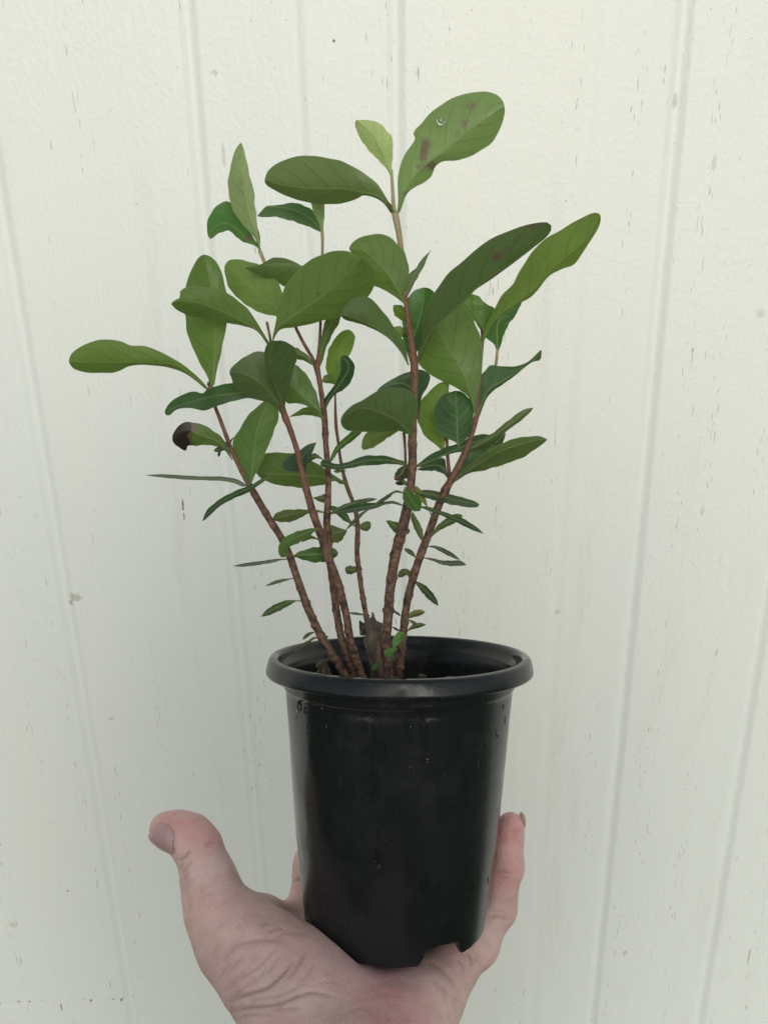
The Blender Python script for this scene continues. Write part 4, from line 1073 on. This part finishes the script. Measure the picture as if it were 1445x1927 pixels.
def skin_over(sd, lo, hi, H):
    """one continuous surface over a distance field: surface nets, then a little relaxing"""
    n = np.ceil((hi - lo) / H).astype(int) + 1
    # coarse pass, to evaluate the fine grid only near the skin
    S = 4
    nc = np.ceil((n - 1) / S).astype(int) + 1
    gc = np.stack(np.meshgrid(*[lo[i] + np.arange(nc[i]) * H * S for i in range(3)], indexing='ij'), -1).reshape(-1, 3)
    vc = sd(gc).reshape(nc)
    vals = np.repeat(np.repeat(np.repeat(vc, S, 0), S, 1), S, 2)[:n[0], :n[1], :n[2]].copy()
    near = np.abs(vals) < H * S * 2.2
    idx = np.argwhere(near)
    vals[near] = sd(lo + idx * H)
    # surface nets
    sgn = vals < 0
    c0 = [slice(0, -1), slice(1, None)]
    corners = [(i, j, k) for i in (0, 1) for j in (0, 1) for k in (0, 1)]
    cnt = sum(sgn[c0[i], c0[j], c0[k]].astype(np.int8) for i, j, k in corners)
    cells = np.argwhere((cnt > 0) & (cnt < 8))
    vid = -np.ones(cnt.shape, dtype=np.int64)
    vid[tuple(cells.T)] = np.arange(len(cells))
    acc = np.zeros((len(cells), 3)); num = np.zeros(len(cells))
    for a in corners:
        for ax in range(3):
            if a[ax]: continue
            b = list(a); b[ax] = 1
            va = vals[tuple((cells + a).T)]; vb = vals[tuple((cells + b).T)]
            m = (va < 0) != (vb < 0)
            t = np.where(m, va / np.where(m, va - vb, 1), 0)
            p = np.array(a, float) + t[:, None] * (np.array(b) - np.array(a))
            acc[m] += p[m]; num[m] += 1
    V = lo + (cells + acc / num[:, None]) * H
    faces = []
    for ax in range(3):
        u, w = (ax + 1) % 3, (ax + 2) % 3
        s0 = [slice(None)] * 3; s1 = [slice(None)] * 3
        s0[ax] = slice(0, -1); s1[ax] = slice(1, None)
        cross = sgn[tuple(s0)] != sgn[tuple(s1)]
        e = np.argwhere(cross)
        ok = (e[:, u] > 0) & (e[:, w] > 0) & (e[:, u] < n[u] - 1) & (e[:, w] < n[w] - 1)
        e = e[ok]
        inside = sgn[tuple(e.T)]
        def off(du, dw):
            q = e.copy(); q[:, u] -= du; q[:, w] -= dw
            return vid[tuple(q.T)]
        q = np.stack([off(1, 1), off(0, 1), off(0, 0), off(1, 0)], 1)
        q[~inside] = q[~inside][:, ::-1]
        faces.append(q)
    Fq = np.vstack(faces)
    # relax the net a little
    ed = np.vstack([Fq[:, [0, 1]], Fq[:, [1, 2]], Fq[:, [2, 3]], Fq[:, [3, 0]]])
    ed = np.vstack([ed, ed[:, ::-1]])
    deg = np.bincount(ed[:, 0], minlength=len(V)).astype(float)
    for _ in range(3):
        s = np.stack([np.bincount(ed[:, 0], weights=V[ed[:, 1], j], minlength=len(V)) for j in range(3)], 1)
        V = V * 0.5 + 0.5 * s / deg[:, None]
    return V, Fq

# the holder stands behind the lens, facing the wall; millimetres in the world
BX, BY = 0.0, -300.0
def wcaps(pts, k):
    q = [(np.array(p[:3], float), p[3]) for p in pts]
    return [(a, b, ra, rb, k) for (a, ra), (b, rb) in zip(q[:-1], q[1:])]

def head():
    c = []
    c += wcaps([(BX, BY - 5, 1330, 52), (BX, BY + 5, 1455, 50)], 20)
    c += wcaps([(BX, BY - 25, 1565, 80), (BX, BY + 22, 1560, 74)], 40)
    c += wcaps([(BX, BY + 30, 1520, 62), (BX, BY + 52, 1468, 34)], 40)
    c += wcaps([(BX, BY + 96, 1545, 7), (BX, BY + 112, 1512, 11)], 12)
    for sx in (-1, 1):
        c += wcaps([(BX + sx * 18, BY + 92, 1560, 9), (BX + sx * 44, BY + 80, 1560, 9)], 10)
        c += wcaps([(BX + sx * 78, BY + 5, 1555, 10), (BX + sx * 80, BY + 2, 1520, 8)], 8)
        c += wcaps([(BX + sx * 10, BY + 92, 1487, 6), (BX + sx * 20, BY + 86, 1487, 4)], 6)
    return skin_over(lambda p: blend_caps(p, c), np.array((BX - 110, BY - 130, 1290.0)), np.array((BX + 110, BY + 140, 1670.0)), 4.0)

def clothe(person, base):
    def part(name, c, lo, hi, mat, H=8.0):
        V, Fq = skin_over(lambda p: blend_caps(p, c), np.array(lo, float), np.array(hi, float), H)
        me = bpy.data.meshes.new(name)
        me.from_pydata((V / 1000 - base).tolist(), [], Fq.tolist()); me.update()
        o = link(name, me, mat, person); o.matrix_parent_inverse = Matrix(); o.location = (0, 0, 0)
    c = []
    for sx in (-1, 1):
        c += wcaps([(BX + sx * 85, BY, 930, 100), (BX + sx * 80, BY, 1100, 98), (BX + sx * 95, BY, 1260, 95)], 60)
        c += wcaps([(BX + sx * 60, BY - 5, 1345, 60), (BX + sx * 185, BY - 8, 1315, 62)], 50)
    el = np.array(W((mm(640, 2520, 150) + np.array((0, 0, -360.0))) / 1000)) * 1000
    c += wcaps([(BX - 195, BY - 5, 1310, 62), (BX - 225, BY + 60, 1060, 50), (el[0] - 60, el[1] - 70, el[2] - 30, 44), (el[0] - 4, el[1] - 2, el[2] - 2, 40)], 30)
    c += wcaps([(BX + 195, BY - 5, 1310, 62), (BX + 240, BY - 30, 1060, 52), (BX + 235, BY + 50, 850, 44)], 30)
    part('shirt', c, (-420, -520, 780), (420, 260, 1440), M_SHIRT)
    c = []
    for sx in (-1, 1):
        c += wcaps([(BX + sx * 80, BY, 930, 102), (BX + sx * 88, BY, 800, 96), (BX + sx * 95, BY + 5, 480, 66), (BX + sx * 100, BY - 10, 90, 58)], 30)
        c += wcaps([(BX + sx * 102, BY - 20, 42, 42), (BX + sx * 112, BY + 130, 34, 34)], 20)
    part('trousers', c, (-300, -520, -10), (300, 0, 1060), M_TROUSERS)
    HV, HF = head()
    me = bpy.data.meshes.new('head')
    me.from_pydata((HV / 1000 - base).tolist(), [], HF.tolist()); me.update()
    o = link('head', me, M_SKIN, person); o.matrix_parent_inverse = Matrix(); o.location = (0, 0, 0)
    c = wcaps([(BX, BY - 38, 1580, 90), (BX, BY + 12, 1590, 82)], 30) + wcaps([(BX - 40, BY - 45, 1500, 58), (BX + 40, BY - 45, 1500, 58)], 30)
    part('hair', c, (BX - 120, BY - 150, 1420), (BX + 120, BY + 120, 1700), M_HAIR, 5.0)

def hand():
    caps = []                   # (p, q, rp, rq, blend)
    def chain(pts, k=6.0):
        q = [(mm(x, y, z), r) for x, y, z, r in pts]
        for (a, ra), (b, rb) in zip(q[:-1], q[1:]):
            caps.append((a, b, ra, rb, k))
    # wrist and forearm run down, out of the picture, towards the holder
    chain([(640, 2520, 150, 31), (662, 2330, 112, 28), (655, 2180, 84, 26), (650, 2060, 62, 24)], 14)
    chain([(572, 2060, 62, 19), (553, 1958, 48, 19.2)], 10)
    chain([(735, 2060, 60, 20), (750, 1945, 42, 18.5)], 14)
    chain([(640, 2050, 60, 23), (648, 1945, 40, 22)], 14)
    # thenar ridge: from the wrist to the web, its flank leaning on the pot
    chain([(648, 1950, 40, 21), (575, 1872, 34, 20.5), (512, 1815, 26, 20)], 10)
    chain([(548, 1900, 42, 16.0), (498, 1820, 30, 17.0), (449, 1768, 22, 16.2)], 6)
    # heel of the palm on the little finger's side
    chain([(750, 1955, 40, 18), (775, 1900, 28, 15.5), (815, 1862, 16, 12), (845, 1826, 8, 10.3)], 10)
    # metacarpals under the pot
    chain([(600, 1930, 36, 17), (585, 1800, 0, 13), (580, 1736, -20, 10.5)], 8)
    chain([(640, 1950, 36, 17), (675, 1835, 4, 13), (682, 1752, -25, 11)], 8)
    chain([(700, 1950, 36, 17), (740, 1850, 8, 12.5), (768, 1768, -14, 10.5)], 8)
    # web between thumb and forefinger
    chain([(432, 1735, 18, 12), (492, 1734, 4, 9.2), (546, 1738, -14, 9.0)], 8)
    # thumb
    chain([(446, 1768, 22, 15.5), (405, 1708, 17, 11.4), (393, 1655, 13, 10.4), (373, 1595, 10, 9.7)], 6)
    chain([(373, 1595, 10, 9.6), (356, 1573, 8, 9.2), (335, 1565, 7, 8.3), (314, 1562, 6, 7.2)], 3)
    # forefinger, middle and ring finger up the far side of the pot
    chain([(580, 1736, -20, 10.5), (592, 1625, -38, 9.2), (612, 1545, -46, 8.4), (628, 1490, -50, 7.2)], 5)
    chain([(682, 1752, -25, 11), (698, 1610, -54, 9.4), (702, 1525, -58, 8.4), (706, 1462, -60, 7.3)], 5)
    chain([(768, 1768, -14, 10.5), (800, 1650, -48, 9.0), (800, 1570, -53, 8.1), (798, 1508, -57, 7.0)], 5)
    # little finger up the right hand side
    chain([(845, 1826, 8, 10.3), (897, 1777, -4, 8.7), (936, 1712, -15, 8.1)], 5)
    chain([(936, 1712, -15, 8.0), (953, 1632, -14, 7.5), (960, 1556, -14, 6.3)], 3)
    chain([(965, 1580, -14, 4.5), (968, 1552, -14, 3.2)], 3)
    caps.append((mm(983, 1566, -15), mm(982, 1571, -15), 1.1, 1.0, 0.8))

    def sd(pts, skip_pot=False):
        d = blend_caps(pts, caps)
        # the flesh gives way to the pot
        ym = -(POT_BOTTOM - CY) / F * 360.0
        cx = (pot_cx(POT_BOTTOM) - CX) * PX * 1000
        yy = np.clip(pts[:, 1], ym, 0)
        prow = CY - yy / 1000 / PX
        r = np.interp(prow, [1300, 1343, 1430, 1500, 1560, 1686, 1734], [211, 207, 200, 194, 188.5, 173, 167]) * PX * 1000
        cx = (np.interp(prow, [1240, 1740], [751.5, 743.0]) - CX) * PX * 1000
        rad = np.hypot(pts[:, 0] - cx, pts[:, 2]) - r
        pot_d = np.maximum(rad, ym - pts[:, 1]) - 0.25
        c = -pot_d
        k = 2.0
        e = np.clip(k - np.abs(d - c), 0, None) / k
        return np.maximum(d, c) + e * e * k * 0.25

    lo = np.array((-125.0, -300.0, -80.0)); hi = np.array((75.0, -105.0, 175.0))
    H = 0.78
    V, Fq = skin_over(sd, lo, hi, H)
    eps = 0.5
    G = np.stack([sd(V + np.eye(3)[j] * eps) - sd(V - np.eye(3)[j] * eps) for j in range(3)], 1)
    Nn = G / np.maximum(1e-9, np.linalg.norm(G, axis=1))[:, None]
    dep = 360.0 - V[:, 2]
    px = CX + V[:, 0] / dep * F
    py = CY - V[:, 1] / dep * F
    facing = np.einsum('ij,ij->i', Nn, np.array((0, 0, 360.0)) - V) > 0
    # creases: (polyline in the photograph, depth mm, half width mm, redness)
    creases = [
        ([(432, 1886), (465, 1872), (499, 1860), (521, 1844), (540, 1826), (552, 1806)], 0.75, 0.9, 1.0),
        ([(434, 1907), (468, 1897), (499, 1893), (530, 1888), (561, 1875), (592, 1868), (630, 1874)], 0.55, 0.8, 0.9),
        ([(416, 1806), (449, 1779), (480, 1770), (515, 1769), (542, 1774)], 0.45, 1.3, 0.55),
        ([(446, 1846), (483, 1822), (510, 1796), (528, 1780)], 0.30, 0.9, 0.5),
        ([(428, 1858), (452, 1836), (470, 1816)], 0.25, 0.9, 0.4),
        ([(424, 1842), (446, 1812), (462, 1796)], 0.22, 0.9, 0.4),
        ([(502, 1757), (516, 1751), (534, 1747)], 0.30, 0.8, 0.5),
        ([(508, 1770), (530, 1760), (552, 1757), (580, 1758)], 0.30, 0.9, 0.5),
        ([(537, 1850), (556, 1828), (570, 1804), (577, 1788)], 0.25, 0.9, 0.7),
        ([(506, 1902), (540, 1900), (572, 1898)], 0.2, 0.8, 0.5),
        ([(336, 1620), (349, 1612), (358, 1600)], 0.60, 0.8, 0.8),
        ([(340, 1646), (350, 1635), (362, 1618)], 0.38, 0.9, 0.5),
        ([(338, 1634), (346, 1624)], 0.35, 0.8, 0.5),
        ([(345, 1656), (352, 1646), (360, 1640)], 0.25, 0.9, 0.4),
        ([(384, 1592), (394, 1587), (404, 1584)], 0.25, 1.2, 0.6),
        ([(879, 1790), (886, 1803), (889, 1821)], 0.55, 0.8, 0.9),
        ([(857, 1805), (869, 1817), (872, 1832)], 0.35, 0.8, 0.6),
        ([(799, 1808), (824, 1820), (843, 1838), (856, 1858)], 0.45, 1.1, 0.6),
        ([(919, 1722), (936, 1724), (958, 1731)], 0.45, 1.0, 0.7),
        ([(928, 1638), (946, 1641), (966, 1644)], 0.40, 1.0, 0.5),
        ([(548, 1661), (558, 1656), (566, 1655)], 0.35, 0.8, 0.8),
        ([(690, 1860), (735, 1850), (780, 1856)], 0.25, 2.0, 0.2),
        ([(799, 1885), (803, 1905), (799, 1930)], 0.25, 1.6, 0.2),
        ([(862, 1885), (856, 1880), (850, 1882)], 0.4, 0.8, 0.5),
        ([(420, 1864), (436, 1858), (452, 1846)], 0.2, 0.7, 0.5), ([(410, 1846), (424, 1826), (436, 1812)], 0.18, 0.7, 0.4),
        ([(440, 1874), (462, 1858), (478, 1842), (492, 1838)], 0.2, 0.7, 0.5), ([(470, 1858), (490, 1838), (505, 1818)], 0.2, 0.7, 0.5),
        ([(500, 1836), (516, 1816), (530, 1800)], 0.2, 0.7, 0.5), ([(560, 1852), (580, 1834), (592, 1812)], 0.16, 0.7, 0.5),
        ([(540, 1872), (562, 1856), (584, 1850)], 0.16, 0.7, 0.4), ([(600, 1850), (625, 1846), (648, 1850)], 0.15, 0.8, 0.3),
        ([(446, 1916), (480, 1910), (520, 1912)], 0.25, 0.7, 0.6), ([(470, 1884), (500, 1878), (530, 1872), (556, 1858)], 0.2, 0.7, 0.5),
        ([(380, 1690), (392, 1684), (404, 1684)], 0.12, 0.8, 0.2), ([(372, 1670), (386, 1664), (398, 1665)], 0.12, 0.8, 0.2),
        ([(398, 1720), (420, 1700), (440, 1692)], 0.18, 1.2, 0.2), ([(470, 1718), (495, 1722), (520, 1732)], 0.15, 0.8, 0.3),
        ([(486, 1702), (506, 1708), (524, 1718)], 0.15, 0.7, 0.1), ([(484, 1742), (505, 1738), (526, 1742)], 0.15, 0.8, 0.4),
        ([(690, 1880), (720, 1872), (760, 1876)], 0.14, 1.0, 0.3), ([(650, 1905), (680, 1896), (700, 1898)], 0.14, 0.9, 0.3),
        ([(812, 1842), (830, 1856), (838, 1876)], 0.2, 0.9, 0.4), ([(880, 1800), (893, 1806), (899, 1814)], 0.2, 0.7, 0.5),
        ([(926, 1712), (940, 1714), (956, 1718)], 0.2, 0.8, 0.4), ([(934, 1650), (948, 1652), (962, 1653)], 0.15, 0.8, 0.3),
        ([(950, 1568), (960, 1563), (972, 1563)], 0.15, 0.7, 0.2)]
    crease = np.zeros(len(V))
    for pl, dp, hw, rd in creases:
        c = spline(pl, 60)
        bd = np.full(len(V), 1e9); bt = np.zeros(len(V))
        for i in range(len(c) - 1):
            a, b = c[i], c[i + 1]
            ab = b - a
            h = np.clip(((px - a[0]) * ab[0] + (py - a[1]) * ab[1]) / (ab @ ab), 0, 1)
            dd = np.hypot(px - a[0] - h * ab[0], py - a[1] - h * ab[1])
            better = dd < bd
            bd = np.where(better, dd, bd); bt = np.where(better, (i + h) / (len(c) - 1), bt)
        dmm = bd * dep / F
        g = np.exp(-(dmm / hw)**2) * facing * np.clip(np.minimum(bt, 1 - bt) * 6 + 0.25, 0, 1)
        lipg = np.exp(-((dmm - 2.3 * hw) / (1.2 * hw))**2) * facing
        V = V - Nn * (g * dp - lipg * dp * 0.22)[:, None]
        crease = np.maximum(crease, np.exp(-(dmm / (hw * 0.75))**2) * facing * rd * np.clip(np.minimum(bt, 1 - bt) * 5, 0, 1))
    # soft bulges and tendons so that the flesh is not a plain tube
    V = V + Nn * (0.35 * np.sin(V[:, 0] * .23 + V[:, 1] * .11) * np.sin(V[:, 1] * .19 + V[:, 2] * .13))[:, None]
    def blob(x, y, s):
        return np.exp(-((px - x)**2 + (py - y)**2) / (s * s))
    red = blob(318, 1540, 30) * .7 + blob(372, 1552, 36) * .8 + blob(392, 1588, 26) * .9 + blob(962, 1560, 34) * 1.1 + blob(948, 1625, 36) * 1.0 + blob(950, 1680, 24) * .5 \
        + blob(725, 1890, 62) * .75 + blob(560, 1820, 34) * .45 + blob(760, 1930, 60) * .6 + blob(845, 1795, 34) * .5 + blob(545, 1690, 30) * .4 + blob(385, 1700, 30) * .25
    pale = blob(405, 1632, 40) * .8 + blob(500, 1850, 44) * .8 + blob(560, 1870, 40) * .6 + blob(900, 1750, 36) * .7 + blob(620, 1900, 40) * .6 + blob(930, 1700, 20) * .6

    # nail bed of the thumb is let into the tip
    nail_poly = [(287, 1566), (291, 1556), (299, 1551), (309, 1551), (318, 1555), (325, 1564), (327, 1575), (325, 1590), (325, 1606), (305, 1600), (285, 1584), (280, 1572)]
    def inside(poly, x, y):
        c = np.zeros(len(x), bool); j = len(poly) - 1
        for i in range(len(poly)):
            xi, yi = poly[i]; xj, yj = poly[j]
            c ^= ((yi > y) != (yj > y)) & (x < (xj - xi) * (y - yi) / (yj - yi + 1e-9) + xi)
            j = i
        return c
    ctr = np.array((305.0, 1577.0))
    front = facing & (V[:, 2] > -20)
    out = spline(nail_poly + nail_poly[:1], 96)
    dd = np.full(len(V), 1e9)
    close = np.where(front & (np.abs(px - 305) < 50) & (np.abs(py - 1577) < 55))[0]
    dd[close] = np.min(np.hypot(px[close, None] - out[None, :, 0], py[close, None] - out[None, :, 1]), 1)
    inn = inside([tuple(p) for p in out[:-1]], px, py) & front
    groove = np.exp(-(dd / 5.0)**2)
    V = V - Nn * (np.where(inn, 0.45, 0.0) * np.clip(dd / 4, 0, 1) + 0.42 * groove - 0.30 * np.where(inn, 0, np.exp(-((dd - 11) / 6.0)**2)))[:, None]
    crease = np.maximum(crease, 0.6 * np.exp(-(dd / 3.0)**2))

    me = bpy.data.meshes.new('body')
    OFF = np.array((0, 0, -360.0))      # camera axes start at the lens
    base = W((mm(650, 1940, 40) + OFF) / 1000)
    Rm = np.array(CAM_ROT); C = np.array(CAM_LOC) - np.array(base)
    Vw = ((V + OFF) / 1000) @ Rm.T + C
    me.from_pydata(Vw.tolist(), [], Fq.tolist())
    me.update()
    PERSON = empty('person', base)
    tag(PERSON, 'person holding up the black pot on one open bare hand, thumb out', 'person')
    o = link('body', me, M_SKIN, PERSON); o.matrix_parent_inverse = Matrix(); o.location = (0, 0, 0)
    attr(me, 'crease', crease); attr(me, 'red', np.clip(red, 0, 1)); attr(me, 'pale', np.clip(pale, 0, 1))
    clothe(PERSON, np.array(base))
    # thumb nail: a thin shell following the tip, a hair proud of it
    NA, NR = 72, 12
    ring_ = spline(nail_poly + nail_poly[:1], NA + 1)[:-1]
    cand = np.where(front & (np.abs(px - 305) < 60) & (np.abs(py - 1577) < 60))[0]
    pts = [ctr] + [ctr + (ring_[i] - ctr) * (r / NR) * 0.985 for r in range(1, NR + 1) for i in range(NA)]
    nv = []
    for qi, q in enumerate(pts):
        d2 = (px[cand] - q[0])**2 + (py[cand] - q[1])**2
        best = np.argsort(d2)[:10]
        wgt = 1 / (d2[best] + 4.0); wgt /= wgt.sum()
        z = (V[cand[best], 2] * wgt).sum()
        nn = (Nn[cand[best]] * wgt[:, None]).sum(0); nn /= np.linalg.norm(nn)
        rr = 0 if qi == 0 else ((qi - 1) // NA + 1) / NR
        nv.append(mm(q[0], q[1], z) + nn * (0.62 - 0.45 * rr**6))
    nv = np.array(nv)
    nf = [(0, 1 + i, 1 + (i + 1) % NA) for i in range(NA)]
    for r in range(NR - 1):
        for i in range(NA):
            k = (i + 1) % NA
            nf.append((1 + r * NA + i, 1 + (r + 1) * NA + i, 1 + (r + 1) * NA + k, 1 + r * NA + k))
    nm = bpy.data.meshes.new('thumb_nail')
    nm.from_pydata(((nv + OFF) / 1000 @ Rm.T + C).tolist(), [], nf); nm.update()
    no = link('thumb_nail', nm, M_NAIL, o); no.matrix_parent_inverse = Matrix(); no.location = (0, 0, 0)
    # little finger's nail, seen from its edge
    bm = bmesh.new()
    bmesh.ops.create_uvsphere(bm, u_segments=24, v_segments=16, radius=1.0)
    ctrn = mm(981.5, 1546, -14.5)
    for v in bm.verts:
        x_, y_, z_ = v.co
        q = np.array((x_ * 1.25 - 0.9 * z_ * z_ + 0.5 * (1 - y_ * y_), y_ * 4.1, z_ * 3.9))
        v.co = Vector(Rm @ ((ctrn + q + OFF) / 1000) + C)
    nm = bpy.data.meshes.new('fingernail'); bm.to_mesh(nm); bm.free()
    no = link('fingernail', nm, M_EDGE_NAIL, o); no.matrix_parent_inverse = Matrix(); no.location = (0, 0, 0)
    
hand()
